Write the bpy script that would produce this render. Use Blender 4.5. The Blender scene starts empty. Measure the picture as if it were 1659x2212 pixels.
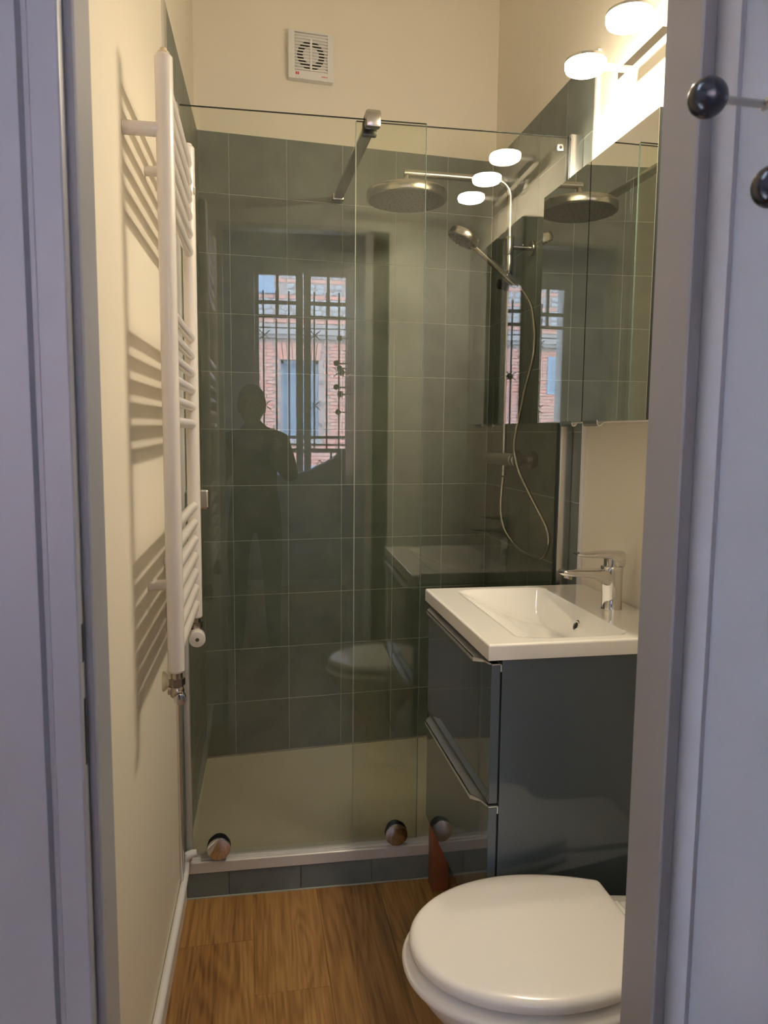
import bpy, bmesh, math, random
from mathutils import Matrix, Vector
random.seed(7)
S = bpy.context.scene
COL = S.collection

# ------------------------------------------------------------------ camera
cam_d = bpy.data.cameras.new('camera')
cam = bpy.data.objects.new('camera', cam_d)
COL.objects.link(cam)
R2 = (0.9839268418113103, -0.17833233236942536, 0.009249280777541193)
D2 = (-0.009995829808608895, -0.10671739683312112, -0.9942391465837581)
F2 = (0.17829204511042637, 0.978166129266825, -0.10678469087607423)
CAM_Z = 1.304
cam.matrix_world = Matrix(((R2[0], -D2[0], -F2[0], 0.0), (R2[1], -D2[1], -F2[1], 0.0),
                           (R2[2], -D2[2], -F2[2], CAM_Z), (0, 0, 0, 1)))
cam_d.sensor_fit = 'VERTICAL'
cam_d.sensor_height = 36.0
cam_d.lens = 1600.0 / 2212.0 * 36.0
cam_d.clip_start = 0.02
cam_d.clip_end = 200
cam_d.dof.use_dof = True
cam_d.dof.focus_distance = 2.2
cam_d.dof.aperture_fstop = 12.0
S.camera = cam

# ------------------------------------------------------------------ world, exposure
SKY = 110.0
w = bpy.data.worlds.new('overcast_sky')
S.world = w
w.use_nodes = True
bgn = w.node_tree.nodes['Background']
bgn.inputs[0].default_value = (0.62, 0.77, 1.0, 1)
bgn.inputs[1].default_value = SKY
LAMP = 152.0
LAMP_COL = (1.0, 0.86, 0.645)
S.view_settings.view_transform = 'Standard'
S.view_settings.look = 'None'
S.view_settings.gamma = 1.0
S.view_settings.use_curve_mapping = False
S.view_settings.exposure = 0.28
cy = S.cycles
cy.max_bounces = 14
cy.diffuse_bounces = 6
cy.glossy_bounces = 8
cy.transmission_bounces = 8
cy.transparent_max_bounces = 24
cy.sample_clamp_indirect = 6.0
cy.use_denoising = True

# ------------------------------------------------------------------ materials
def nmat(name):
    m = bpy.data.materials.new(name)
    m.use_nodes = True
    return m, m.node_tree.nodes, m.node_tree.links, m.node_tree.nodes['Principled BSDF']

def simple(name, col, rough=0.5, metal=0.0, coat=0.0, bump=0.0, bscale=200.0, var=0.0, vscale=4.0, emit=None):
    m, n, l, b = nmat(name)
    b.inputs['Base Color'].default_value = (*col, 1)
    b.inputs['Roughness'].default_value = rough
    b.inputs['Metallic'].default_value = metal
    b.inputs['Coat Weight'].default_value = coat
    b.inputs['Coat Roughness'].default_value = 0.04
    if var or bump:
        tc = n.new('ShaderNodeTexCoord')
    if var:
        nz = n.new('ShaderNodeTexNoise'); nz.inputs['Scale'].default_value = vscale; nz.inputs['Detail'].default_value = 4
        l.new(tc.outputs['Object'], nz.inputs['Vector'])
        rp = n.new('ShaderNodeMapRange')
        rp.inputs['From Min'].default_value = 0.3; rp.inputs['From Max'].default_value = 0.7
        rp.inputs['To Min'].default_value = 1 - var; rp.inputs['To Max'].default_value = 1 + var
        l.new(nz.outputs['Fac'], rp.inputs['Value'])
        mx = n.new('ShaderNodeVectorMath'); mx.operation = 'SCALE'
        mx.inputs[0].default_value = col
        l.new(rp.outputs['Result'], mx.inputs['Scale'])
        l.new(mx.outputs['Vector'], b.inputs['Base Color'])
    if bump:
        nb = n.new('ShaderNodeTexNoise'); nb.inputs['Scale'].default_value = bscale; nb.inputs['Detail'].default_value = 3
        l.new(tc.outputs['Object'], nb.inputs['Vector'])
        bp = n.new('ShaderNodeBump'); bp.inputs['Strength'].default_value = bump; bp.inputs['Distance'].default_value = 0.002
        l.new(nb.outputs['Fac'], bp.inputs['Height'])
        l.new(bp.outputs['Normal'], b.inputs['Normal'])
    if emit:
        b.inputs['Emission Color'].default_value = (*emit[0], 1)
        b.inputs['Emission Strength'].default_value = emit[1]
    return m

M = {}
M['wall'] = simple('cream_wall_paint', (0.84, 0.78, 0.665), 0.55, bump=0.06, bscale=120, var=0.015, vscale=3)
M['trim_paint'] = simple('pale_grey_door_paint', (0.395, 0.405, 0.455), 0.35, bump=0.08, bscale=25, var=0.02, vscale=6)
M['white_paint'] = simple('white_gloss_paint', (0.78, 0.78, 0.78), 0.35, bump=0.08, bscale=25, var=0.02, vscale=6)
M['grout'] = simple('grey_grout', (0.42, 0.44, 0.39), 0.85)
M['ceramic'] = simple('white_ceramic', (0.91, 0.89, 0.85), 0.06, coat=0.5)
M['plastic_white'] = simple('white_plastic', (0.82, 0.81, 0.80), 0.3)
M['seat_white'] = simple('white_toilet_seat', (0.91, 0.885, 0.85), 0.22, coat=0.2)
M['enamel'] = simple('white_radiator_enamel', (0.74, 0.70, 0.67), 0.25, coat=0.2)
M['chrome'] = simple('chrome', (0.70, 0.69, 0.68), 0.06, metal=1)
M['bronze_chrome'] = simple('worn_valve_metal', (0.40, 0.34, 0.28), 0.25, metal=1)
M['nickel'] = simple('brushed_nickel', (0.46, 0.44, 0.40), 0.25, metal=1, bump=0.03, bscale=400)
M['alu'] = simple('satin_aluminium', (0.72, 0.72, 0.72), 0.22, metal=1)
M['alu_white'] = simple('pale_aluminium', (0.66, 0.65, 0.63), 0.3, metal=0.2)
M['bar_metal'] = simple('grey_steel_bar', (0.42, 0.42, 0.40), 0.22, metal=1)
M['cabinet'] = simple('gloss_grey_blue_lacquer', (0.066, 0.088, 0.104), 0.05, coat=0.5)
M['mirror'] = simple('mirror_silver', (0.90, 0.92, 0.91), 0.0, metal=1)
M['dark_edge'] = simple('dark_mirror_edge', (0.02, 0.03, 0.03), 0.3)
M['black'] = simple('black_gloss_plastic', (0.005, 0.005, 0.010), 0.24)
M['dark'] = simple('dark_hollow', (0.010, 0.010, 0.010), 0.6)
M['nozzle'] = simple('dark_nozzle_face', (0.055, 0.055, 0.05), 0.45, bump=0.5, bscale=300)
M['tray'] = simple('matt_beige_tray', (0.62, 0.58, 0.48), 0.5, bump=0.12, bscale=90, var=0.03, vscale=5)
M['red'] = simple('red_print', (0.55, 0.03, 0.03), 0.4)
M['block'] = simple('red_brown_wood', (0.20, 0.06, 0.022), 0.5, var=0.25, vscale=12)
M['hall'] = simple('hall_wall_paint', (0.70, 0.70, 0.71), 0.7)
M['ceil'] = simple('white_ceiling_paint', (0.88, 0.87, 0.84), 0.8)
M['iron'] = simple('black_wrought_iron', (0.02, 0.02, 0.022), 0.5)
M['cloth'] = simple('dark_jacket_cloth', (0.015, 0.015, 0.018), 0.9)
M['jeans'] = simple('dark_trousers', (0.015, 0.018, 0.03), 0.9)
M['skin'] = simple('skin', (0.30, 0.17, 0.11), 0.55)
M['hair'] = simple('dark_hair', (0.012, 0.009, 0.007), 0.6)
M['throw'] = simple('pale_grey_blanket', (0.56, 0.59, 0.66), 0.9, bump=0.4, bscale=60)
M['cobble'] = simple('pale_river_cobble', (0.84, 0.84, 0.84), 0.7, var=0.25, vscale=7)
M['mortar'] = simple('lime_mortar', (0.26, 0.20, 0.18), 0.9, var=0.1, vscale=3)
M['stone'] = simple('grey_cornice_stone', (0.16, 0.14, 0.13), 0.8)
M['shutter'] = simple('blue_grey_shutter', (0.34, 0.42, 0.52), 0.6)
M['pavement'] = simple('asphalt_street', (0.22, 0.22, 0.22), 0.9)
M['window_dark'] = simple('dark_far_pane', (0.055, 0.075, 0.10), 0.6)

def lamp_mat():
    m, n, l, b = nmat('glowing_lamp_diffuser')
    b.inputs['Base Color'].default_value = (0.9, 0.88, 0.85, 1)
    b.inputs['Emission Color'].default_value = (*LAMP_COL, 1)
    b.inputs['Emission Strength'].default_value = LAMP
    return m
M['lamp'] = lamp_mat()

def glass_mat(name, tint):
    m = bpy.data.materials.new(name); m.use_nodes = True
    n, l = m.node_tree.nodes, m.node_tree.links
    n.clear()
    out = n.new('ShaderNodeOutputMaterial')
    tr = n.new('ShaderNodeBsdfTransparent'); tr.inputs[0].default_value = (*tint, 1)
    gl = n.new('ShaderNodeBsdfAnisotropic') if False else n.new('ShaderNodeBsdfGlossy')
    gl.inputs['Roughness'].default_value = 0.0
    gl.inputs['Color'].default_value = (1, 1, 1, 1)
    lw = n.new('ShaderNodeLayerWeight'); lw.inputs['Blend'].default_value = 0.5
    pw = n.new('ShaderNodeMath'); pw.operation = 'POWER'; pw.inputs[1].default_value = 5.0
    l.new(lw.outputs['Facing'], pw.inputs[0])
    ma = n.new('ShaderNodeMath'); ma.operation = 'MULTIPLY_ADD'
    ma.inputs[1].default_value = 0.955; ma.inputs[2].default_value = 0.045
    l.new(pw.outputs[0], ma.inputs[0])
    mx = n.new('ShaderNodeMixShader')
    l.new(ma.outputs[0], mx.inputs[0]); l.new(tr.outputs[0], mx.inputs[1]); l.new(gl.outputs[0], mx.inputs[2])
    l.new(mx.outputs[0], out.inputs[0])
    return m
M['glass'] = glass_mat('clear_shower_glass', (0.958, 0.966, 0.928))
M['pane'] = glass_mat('window_glass', (0.98, 0.985, 0.985))
M['glass_edge'] = simple('green_glass_edge', (0.02, 0.03, 0.028), 0.2)
M['glass_edge_green'] = simple('green_glass_edge', (0.13, 0.18, 0.15), 0.25)
M['glass_edge_pale'] = simple('pale_glass_edge', (0.50, 0.53, 0.50), 0.3)
M['handle_alu'] = simple('pale_handle_metal', (0.70, 0.71, 0.72), 0.35, metal=0.75)
M['rebate_shade'] = simple('grey_rebate_shade', (0.24, 0.24, 0.26), 0.7)  # flat grey standing in for the shade in the door rebates

def tile_mat():
    m, n, l, b = nmat('grey_green_tile')
    tc = n.new('ShaderNodeTexCoord'); oi = n.new('ShaderNodeObjectInfo')
    add = n.new('ShaderNodeVectorMath'); add.operation = 'ADD'
    sc = n.new('ShaderNodeMath'); sc.operation = 'MULTIPLY'; sc.inputs[1].default_value = 37.0
    l.new(oi.outputs['Random'], sc.inputs[0])
    l.new(tc.outputs['Object'], add.inputs[0]); l.new(sc.outputs[0], add.inputs[1])
    nz = n.new('ShaderNodeTexNoise'); nz.inputs['Scale'].default_value = 9; nz.inputs['Detail'].default_value = 5
    nz.inputs['Distortion'].default_value = 0.6
    l.new(add.outputs[0], nz.inputs['Vector'])
    r = n.new('ShaderNodeValToRGB')
    r.color_ramp.elements[0].position = 0.3; r.color_ramp.elements[0].color = (0.112, 0.132, 0.116, 1)
    r.color_ramp.elements[1].position = 0.72; r.color_ramp.elements[1].color = (0.165, 0.186, 0.163, 1)
    l.new(nz.outputs['Fac'], r.inputs[0])
    mr = n.new('ShaderNodeMapRange'); mr.inputs['To Min'].default_value = 0.92; mr.inputs['To Max'].default_value = 1.08
    l.new(oi.outputs['Random'], mr.inputs['Value'])
    vm = n.new('ShaderNodeVectorMath'); vm.operation = 'SCALE'
    l.new(r.outputs[0], vm.inputs[0]); l.new(mr.outputs[0], vm.inputs['Scale'])
    l.new(vm.outputs[0], b.inputs['Base Color'])
    b.inputs['Roughness'].default_value = 0.42
    return m
M['tile'] = tile_mat()

def oak_mat():
    m, n, l, b = nmat('oak_vinyl_plank')
    tc = n.new('ShaderNodeTexCoord'); oi = n.new('ShaderNodeObjectInfo')
    sc = n.new('ShaderNodeMath'); sc.operation = 'MULTIPLY'; sc.inputs[1].default_value = 53.0
    l.new(oi.outputs['Random'], sc.inputs[0])
    add = n.new('ShaderNodeVectorMath'); add.operation = 'ADD'
    l.new(tc.outputs['Object'], add.inputs[0]); l.new(sc.outputs[0], add.inputs[1])
    mp = n.new('ShaderNodeMapping'); mp.inputs['Scale'].default_value = (9.0, 1.1, 9.0)
    l.new(add.outputs[0], mp.inputs['Vector'])
    # broad cathedral figure
    n1 = n.new('ShaderNodeTexNoise'); n1.inputs['Scale'].default_value = 1.1; n1.inputs['Detail'].default_value = 2
    n1.inputs['Distortion'].default_value = 0.5
    l.new(mp.outputs[0], n1.inputs['Vector'])
    mul = n.new('ShaderNodeMath'); mul.operation = 'MULTIPLY'; mul.inputs[1].default_value = 70.0
    l.new(n1.outputs['Fac'], mul.inputs[0])
    sn = n.new('ShaderNodeMath'); sn.operation = 'SINE'
    l.new(mul.outputs[0], sn.inputs[0])
    # fine fibres
    mp2 = n.new('ShaderNodeMapping'); mp2.inputs['Scale'].default_value = (150.0, 6.0, 150.0)
    l.new(add.outputs[0], mp2.inputs['Vector'])
    n2 = n.new('ShaderNodeTexNoise'); n2.inputs['Scale'].default_value = 1.0; n2.inputs['Detail'].default_value = 4
    l.new(mp2.outputs[0], n2.inputs['Vector'])
    mixv = n.new('ShaderNodeMath'); mixv.operation = 'MULTIPLY_ADD'; mixv.inputs[1].default_value = 0.11
    l.new(sn.outputs[0], mixv.inputs[0]); l.new(n2.outputs['Fac'], mixv.inputs[2])
    n3 = n.new('ShaderNodeTexNoise'); n3.inputs['Scale'].default_value = 0.7; n3.inputs['Detail'].default_value = 1
    l.new(mp.outputs[0], n3.inputs['Vector'])
    ad2 = n.new('ShaderNodeMath'); ad2.operation = 'MULTIPLY_ADD'; ad2.inputs[1].default_value = 0.5; 
    l.new(n3.outputs['Fac'], ad2.inputs[0]); l.new(mixv.outputs[0], ad2.inputs[2])
    r = n.new('ShaderNodeValToRGB')
    r.color_ramp.elements[0].position = 0.35; r.color_ramp.elements[0].color = (0.120, 0.052, 0.014, 1)
    r.color_ramp.elements[1].position = 1.05 if False else 1.0; r.color_ramp.elements[1].color = (0.370, 0.200, 0.065, 1)
    e = r.color_ramp.elements.new(0.68); e.color = (0.255, 0.125, 0.036, 1)
    l.new(ad2.outputs[0], r.inputs[0])
    mr = n.new('ShaderNodeMapRange'); mr.inputs['To Min'].default_value = 0.86; mr.inputs['To Max'].default_value = 1.12
    l.new(oi.outputs['Random'], mr.inputs['Value'])
    vm = n.new('ShaderNodeVectorMath'); vm.operation = 'SCALE'
    l.new(r.outputs[0], vm.inputs[0]); l.new(mr.outputs[0], vm.inputs['Scale'])
    l.new(vm.outputs[0], b.inputs['Base Color'])
    b.inputs['Roughness'].default_value = 0.42
    bp = n.new('ShaderNodeBump'); bp.inputs['Strength'].default_value = 0.12; bp.inputs['Distance'].default_value = 0.001
    l.new(mixv.outputs[0], bp.inputs['Height']); l.new(bp.outputs[0], b.inputs['Normal'])
    return m
M['oak'] = oak_mat()

def brick_mat():
    m, n, l, b = nmat('pink_toulouse_brick')
    tc = n.new('ShaderNodeTexCoord')
    mp = n.new('ShaderNodeMapping'); mp.inputs['Scale'].default_value = (4.2, 4.2, 16.0)
    l.new(tc.outputs['Object'], mp.inputs['Vector'])
    wn = n.new('ShaderNodeTexWhiteNoise')
    fl = n.new('ShaderNodeVectorMath'); fl.operation = 'FLOOR'
    l.new(mp.outputs[0], fl.inputs[0]); l.new(fl.outputs[0], wn.inputs['Vector'])
    r = n.new('ShaderNodeValToRGB')
    r.color_ramp.elements[0].color = (0.58, 0.25, 0.19, 1)
    r.color_ramp.elements[1].color = (0.82, 0.50, 0.40, 1)
    l.new(wn.outputs['Value'], r.inputs[0]); l.new(r.outputs[0], b.inputs['Base Color'])
    b.inputs['Roughness'].default_value = 0.9
    return m
M['brick'] = brick_mat()

# ------------------------------------------------------------------ mesh helpers
W = {}   # world matrices of parents

class MB:
    def __init__(self):
        self.bm = bmesh.new()
    def box(self, x0, x1, y0, y1, z0, z1, bev=0.0, seg=2, mat=None):
        vs = [self.bm.verts.new(p) for p in ((x0, y0, z0), (x1, y0, z0), (x1, y1, z0), (x0, y1, z0),
                                             (x0, y0, z1), (x1, y0, z1), (x1, y1, z1), (x0, y1, z1))]
        fs = []
        for q in ((3, 2, 1, 0), (4, 5, 6, 7), (0, 1, 5, 4), (1, 2, 6, 5), (2, 3, 7, 6), (3, 0, 4, 7)):
            fs.append(self.bm.faces.new([vs[i] for i in q]))
        if mat is not None:
            for v in vs:
                v.co = mat @ v.co
        if bev:
            es = list({e for f in fs for e in f.edges})
            bmesh.ops.bevel(self.bm, geom=es, offset=bev, segments=seg, affect='EDGES', profile=0.5)
        return self
    def ring_loft(self, rings, cap0=True, cap1=True):
        prev = None; first = None
        for r in rings:
            cur = [self.bm.verts.new(p) for p in r]
            if prev:
                k = len(cur)
                for i in range(k):
                    j = (i + 1) % k
                    self.bm.faces.new((prev[i], prev[j], cur[j], cur[i]))
            else:
                first = cur
            prev = cur
        if cap0: self.bm.faces.new(list(reversed(first)))
        if cap1: self.bm.faces.new(prev)
        return self
    def tube(self, pts, r, n=14, caps=True):
        pts = [Vector(p) for p in pts]
        rr = r if isinstance(r, (list, tuple)) else [r] * len(pts)
        t0 = (pts[1] - pts[0]).normalized()
        u = t0.orthogonal().normalized()
        rings = []
        for i, p in enumerate(pts):
            if i == 0: t = (pts[1] - pts[0])
            elif i == len(pts) - 1: t = pts[-1] - pts[-2]
            else: t = (pts[i + 1] - pts[i]).normalized() + (pts[i] - pts[i - 1]).normalized()
            t.normalize()
            u = (u - t * u.dot(t)).normalized()
            v = t.cross(u)
            rings.append([p + (u * math.cos(a) + v * math.sin(a)) * rr[i] for a in (2 * math.pi * k / n for k in range(n))])
        return self.ring_loft(rings, caps, caps)
    def cyl(self, p, q, r, n=24, bev=0.0):
        p, q = Vector(p), Vector(q)
        d = (q - p).normalized()
        if bev:
            return self.tube([p, p + d * bev * 0.3, p + d * bev, q - d * bev, q - d * bev * 0.3, q],
                             [r - bev, r - bev * 0.3, r, r, r - bev * 0.3, r - bev], n)
        return self.tube([p, q], r, n)
    def lathe(self, prof, c, n=32, axis='Z', closed=False):
        rings = []
        c = Vector(c)
        for (r, h) in prof:
            ring = []
            for k in range(n):
                a = 2 * math.pi * k / n
                x, y = r * math.cos(a), r * math.sin(a)
                ring.append(c + (Vector((x, y, h)) if axis == 'Z' else Vector((h, x, y)) if axis == 'X' else Vector((y, h, x))))
            rings.append(ring)
        if closed:
            rings.append(rings[0])
            first = None; prev = None
            for i, r in enumerate(rings[:-1]):
                cur = [self.bm.verts.new(p) for p in r]
                if prev:
                    for k in range(n):
                        self.bm.faces.new((prev[k], prev[(k + 1) % n], cur[(k + 1) % n], cur[k]))
                else:
                    first = cur
                prev = cur
            for k in range(n):
                self.bm.faces.new((prev[k], prev[(k + 1) % n], first[(k + 1) % n], first[k]))
            return self
        return self.ring_loft(rings)
    def prism(self, poly, fn0, fn1):
        return self.ring_loft([[fn0(a, b) for a, b in poly], [fn1(a, b) for a, b in poly]])
    def bevel_all(self, off, seg=2, ang=0.5):
        es = [e for e in self.bm.edges if len(e.link_faces) == 2 and e.calc_face_angle(0) > ang]
        bmesh.ops.bevel(self.bm, geom=es, offset=off, segments=seg, affect='EDGES', profile=0.5)
        return self
    def xf(self, mat):
        self.bm.transform(mat); return self
    def mesh(self, name, mat, smooth=0.6):
        bmesh.ops.recalc_face_normals(self.bm, faces=self.bm.faces)
        me = bpy.data.meshes.new(name)
        self.bm.to_mesh(me); self.bm.free()
        for mm in (mat if isinstance(mat, (list, tuple)) else [mat]):
            me.materials.append(M[mm] if isinstance(mm, str) else mm)
        if smooth:
            for p in me.polygons: p.use_smooth = True
            try: me.set_sharp_from_angle(angle=smooth)
            except Exception: pass
        return me
    def build(self, name, mat, parent=None, smooth=0.6, local=False):
        if parent is not None and not local:
            self.bm.transform(W[parent].inverted())
        o = bpy.data.objects.new(name, self.mesh(name, mat, smooth))
        COL.objects.link(o)
        W[o] = W[parent] if parent is not None else Matrix()
        if parent is not None: o.parent = parent
        return o

def tag(o, label=None, cat=None, group=None, kind=None):
    if label: o['label'] = label
    if cat: o['category'] = cat
    if group: o['group'] = group
    if kind: o['kind'] = kind
    return o

def root(name, loc, rz=0.0, label=None, cat=None, group=None, kind=None):
    o = bpy.data.objects.new(name, None)
    o.empty_display_size = 0.05
    COL.objects.link(o)
    o.location = loc
    o.rotation_euler = (0, 0, rz)
    W[o] = Matrix.Translation(loc) @ Matrix.Rotation(rz, 4, 'Z')
    return tag(o, label, cat, group, kind)

def struct_box(name, *a, mat='wall', bev=0.0):
    o = MB().box(*a, bev=bev).build(name, mat)
    o['kind'] = 'structure'
    return o

def frame_struct(name, mb, mat, loc, rz):
    """a setting mesh given in its own local frame"""
    o = mb.build(name, mat)
    o.location = loc; o.rotation_euler = (0, 0, rz); o['kind'] = 'structure'
    W[o] = Matrix.Translation(loc) @ Matrix.Rotation(rz, 4, 'Z')
    return o

def link(me, name, parent, loc, rot=None):
    o = bpy.data.objects.new(name, me); COL.objects.link(o)
    o.parent = parent; o.location = loc
    if rot: o.rotation_euler = rot
    return o

rad = math.radians
A_L, A_G, A_B = rad(1.7), rad(-1.02), rad(4.42)
XR = 0.915
CORN = Vector((-0.163, 2.697, 0))

# ------------------------------------------------------------------ the room: floor, walls, tiles
floor = struct_box('floor', -0.45, 1.2, 0.69, 3.0, -0.06, -0.004, mat='oak')
planks = [(-0.26, -0.001, 0.69, 1.81), (-0.26, -0.001, 1.8106, 2.012), (-0.0002, 0.177, 0.69, 1.618), (-0.0002, 0.177, 1.6186, 2.012),
          (0.1778, 0.355, 0.69, 1.30), (0.1778, 0.355, 1.3006, 2.012), (0.3558, 0.533, 0.69, 1.75), (0.3558, 0.533, 1.7506, 2.012),
          (0.5338, 0.711, 0.69, 1.1), (0.5338, 0.711, 1.1006, 2.012), (0.7118, 0.92, 0.69, 1.5), (0.7118, 0.92, 1.5006, 2.012)]
for x0, x1, y0, y1 in planks:
    cx, cyy = (x0 + x1) / 2, (y0 + y1) / 2
    mb = MB().box(x0 - cx, x1 - cx, y0 - cyy, y1 - cyy, -0.004, 0.0)
    o = mb.build('plank', 'oak', floor, local=True); o.location = (cx, cyy, 0)

def tile_mesh(wd, ht, gap=0.0022, th=0.0075):
    # local: x across, z up, front face at y = 0, wall behind at +y
    return MB().box(gap / 2, wd - gap / 2, 0.0, th, gap / 2, ht - gap / 2, bev=0.0009, seg=1).mesh('tile', 'tile', 0.5)

ROW0, PITCH = 0.1045, 0.201
ROWS = 11
def tile_field(parent, cuts, z0=ROW0, rows=ROWS, pitch=PITCH, grout=True):
    cache = {}
    for a, b in zip(cuts[:-1], cuts[1:]):
        key = round(b - a, 4)
        if key not in cache: cache[key] = tile_mesh(b - a, pitch)
        for k in range(rows):
            link(cache[key], 'tile', parent, (a, random.uniform(-0.0003, 0.0003), z0 + k * pitch))
    MB().box(cuts[0], cuts[-1], 0.0012, 0.012, z0, z0 + rows * pitch).build('grout_bed', 'grout', parent, local=True)

H = 3.05
# back wall, slightly skewed
back = frame_struct('wall_back', MB().box(-0.15, 1.25, 0.009, 0.12, -0.05, H), 'wall', (CORN.x, CORN.y, 0), A_B)
tile_field(back, [0.0, 0.105, 0.3035, 0.502, 0.7005, 0.899, 1.078])
# left wall: local x runs along the wall from the shower corner to the door, room on local -y side
LEFT_RZ = math.pi / 2 - A_L          # local x -> towards +Y
lw_loc = (CORN.x - 2.0 * math.sin(A_L), CORN.y - 2.0 * math.cos(A_L), 0)
left = frame_struct('wall_left', MB().box(0.02, 2.15, 0.009, 0.12, -0.05, H), 'wall', lw_loc, LEFT_RZ)
# local x = 2.0 is the corner; tiles from y = 1.955
tile_field(left, [1.262, 1.405, 1.6, 1.8, 2.0])
tr = MB().box(1.236, 1.2605, -0.0005, 0.010, 0.10, ROW0 + 11 * PITCH, bev=0.0015).build('tile_edge_trim', 'alu', left, local=True)
# right wall: local x runs from door... tiles face -x
right = frame_struct('wall_right', MB().box(0.0, 2.35, -0.12, -0.009, -0.05, H), 'wall', (XR, 0.70, 0), math.pi / 2)
rt = root('tile_frame', (0, 0, 0)) if False else None
cache = {}
cuts = [1.951, 2.125, 2.325, 2.525, 2.725, 2.79]
for a, b in zip(cuts[:-1], cuts[1:]):
    wd = b - a
    me = MB().box(0.0011, wd - 0.0011, -0.0075, 0.0, 0.0011, PITCH - 0.0011, bev=0.0009, seg=1).mesh('tile', 'tile', 0.5)
    for k in range(ROWS):
        link(me, 'tile', right, (a - 0.70, random.uniform(-0.0003, 0.0003), ROW0 + k * PITCH))
MB().box(1.951 - 0.70, 2.09, -0.012, -0.0012, ROW0, ROW0 + 11 * PITCH).build('grout_bed', 'grout', right, local=True)
MB().box(1.937 - 0.70, 1.9495 - 0.70, -0.010, 0.0006, 0.0, ROW0 + 11 * PITCH, bev=0.0015).build('tile_edge_trim', 'white_paint', right, local=True)

struct_box('ceiling', -0.45, 1.2, 0.69, 3.0, H, H + 0.08, mat='ceil')

# shower step (riser) with cut tiles and the tray
ROOT_G = (-0.184, 2.009, 0)
step = frame_struct('trim_1', MB().box(-0.008, 1.105, 0.009, 0.058, -0.02, 0.0755), 'grout', ROOT_G, A_G)
for a, b in ((0.002, 0.116), (0.116, 0.317), (0.317, 0.522), (0.522, 0.723), (0.723, 0.924), (0.924, 1.098)):
    me = MB().box(a + 0.001, b - 0.001, 0.0, 0.0085, 0.003, 0.0745, bev=0.0009, seg=1)
    me.build('tile', 'tile', step, local=True)
MB().box(0.0, 1.10, -0.003, 0.002, 0.0, 0.0032).build('sealant_line', 'grout', step, local=True)

t = MB()
def tray_pt(u, v, z):
    l = Vector((-0.1885 + 0.020 * v, 2.068 + 0.6365 * v, 0)); r = Vector((0.922, 2.052 + 0.736 * v, 0))
    p = l.lerp(r, u); return Vector((p.x, p.y, z))
t.ring_loft([[tray_pt(0, 0, 0), tray_pt(1, 0, 0), tray_pt(1, 1, 0), tray_pt(0, 1, 0)],
             [tray_pt(0, 0, 0.097), tray_pt(1, 0, 0.097), tray_pt(1, 1, 0.097), tray_pt(0, 1, 0.097)]])
tray = t.bevel_all(0.003).build('shower_tray', 'tray')
tag(tray, 'matt beige shower tray filling the floor behind the glass', 'shower tray')

# baseboard on the left wall with a painted pipe along its top
lx = lambda y: -0.184 + (y - 2.009) * math.tan(A_L) - 0.0085     # painted left wall face
def along_left(mb, y0, y1, off0, off1, z0, z1, bev=0.0):
    rings = []
    for y in (y0, y1):
        x = lx(y)
        rings.append([(x + off0, y, z0), (x + off1, y, z0), (x + off1, y, z1), (x + off0, y, z1)])
    mb.ring_loft(rings)
    return mb
bb = along_left(MB(), 0.80, 2.003, 0.0, 0.010, 0.0, 0.082).bevel_all(0.002).build('baseboard_left', 'white_paint')
bb['kind'] = 'structure'
pp = [(lx(y) + 0.0105, y, 0.0925) for y in (0.80, 1.2, 1.6, 1.90)]
pp += [(lx(1.95) + 0.0105, 1.95, 0.0935), (lx(1.975) + 0.0105, 1.975, 0.098), (lx(1.985) + 0.0105, 1.985, 0.11), (lx(1.987) + 0.0105, 1.987, 0.132)]
pr = root('heating_pipe', (lx(1.6) + 0.012, 1.6, 0.08), label='thin white painted heating pipe running along the top of the baseboard', cat='pipe')
MB().tube(pp, 0.0095, 12).build('pipe_run', 'white_paint', pr)
MB().tube([pp[-1], (lx(1.987) + 0.016, 1.988, 0.142), (lx(1.99) + 0.028, 1.990, 0.1455), (lx(1.99) + 0.04, 1.990, 0.147)], [0.0105, 0.012, 0.011, 0.0095], 12).build('elbow', 'white_paint', pr)

# ------------------------------------------------------------------ doorway between hall and bathroom
fw = MB()
fw.box(-2.0, -0.168, 0.724, 0.80, -0.05, H).box(0.49, 2.4, 0.69, 0.80, -0.05, H).box(-0.168, 0.49, 0.69, 0.80, 2.17, H)
frontw = fw.build('wall_front', 'hall'); frontw['kind'] = 'structure'
# left jamb: stop, rebate, casing with a groove
mb = MB()
prof = [(-0.170, 0.800), (-0.1485, 0.800), (-0.1475, 0.799), (-0.1475, 0.732), (-0.1490, 0.730), (-0.1565, 0.730), (-0.1565, 0.717), (-0.1575, 0.713), (-0.159, 0.712),
        (-0.1815, 0.712), (-0.1845, 0.720), (-0.1885, 0.720), (-0.1915, 0.712), (-0.290, 0.712), (-0.292, 0.714), (-0.292, 0.7245), (-0.170, 0.7245)]
mb.prism(prof, lambda a, b: (a, b, 0.0), lambda a, b: (a, b, 2.16))
j1 = mb.build('trim_2', 'trim_paint', smooth=0.4); j1['kind'] = 'structure'
MB().box(-0.1572, -0.1560, 0.718, 0.7235, 1.086, 1.122).build('strike_slot', 'dark', j1)
MB().box(-0.1572, -0.1560, 0.718, 0.7235, 0.985, 1.050).build('strike_slot', 'dark', j1)
MB().box(-0.1560, -0.1493, 0.7285, 0.7302, 0.0, 2.15).build('rebate_shade_strip', 'rebate_shade', j1)  # painted shade: grey strip for the shadowed gap on the rebate step
mb = MB()
prof = [(0.4575, 0.800), (0.4575, 0.732), (0.459, 0.730), (0.4725, 0.730), (0.4725, 0.690), (0.52, 0.690), (0.56, 0.800)]
mb.prism(prof, lambda a, b: (a, b, 0.0), lambda a, b: (a, b, 2.16))
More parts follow.
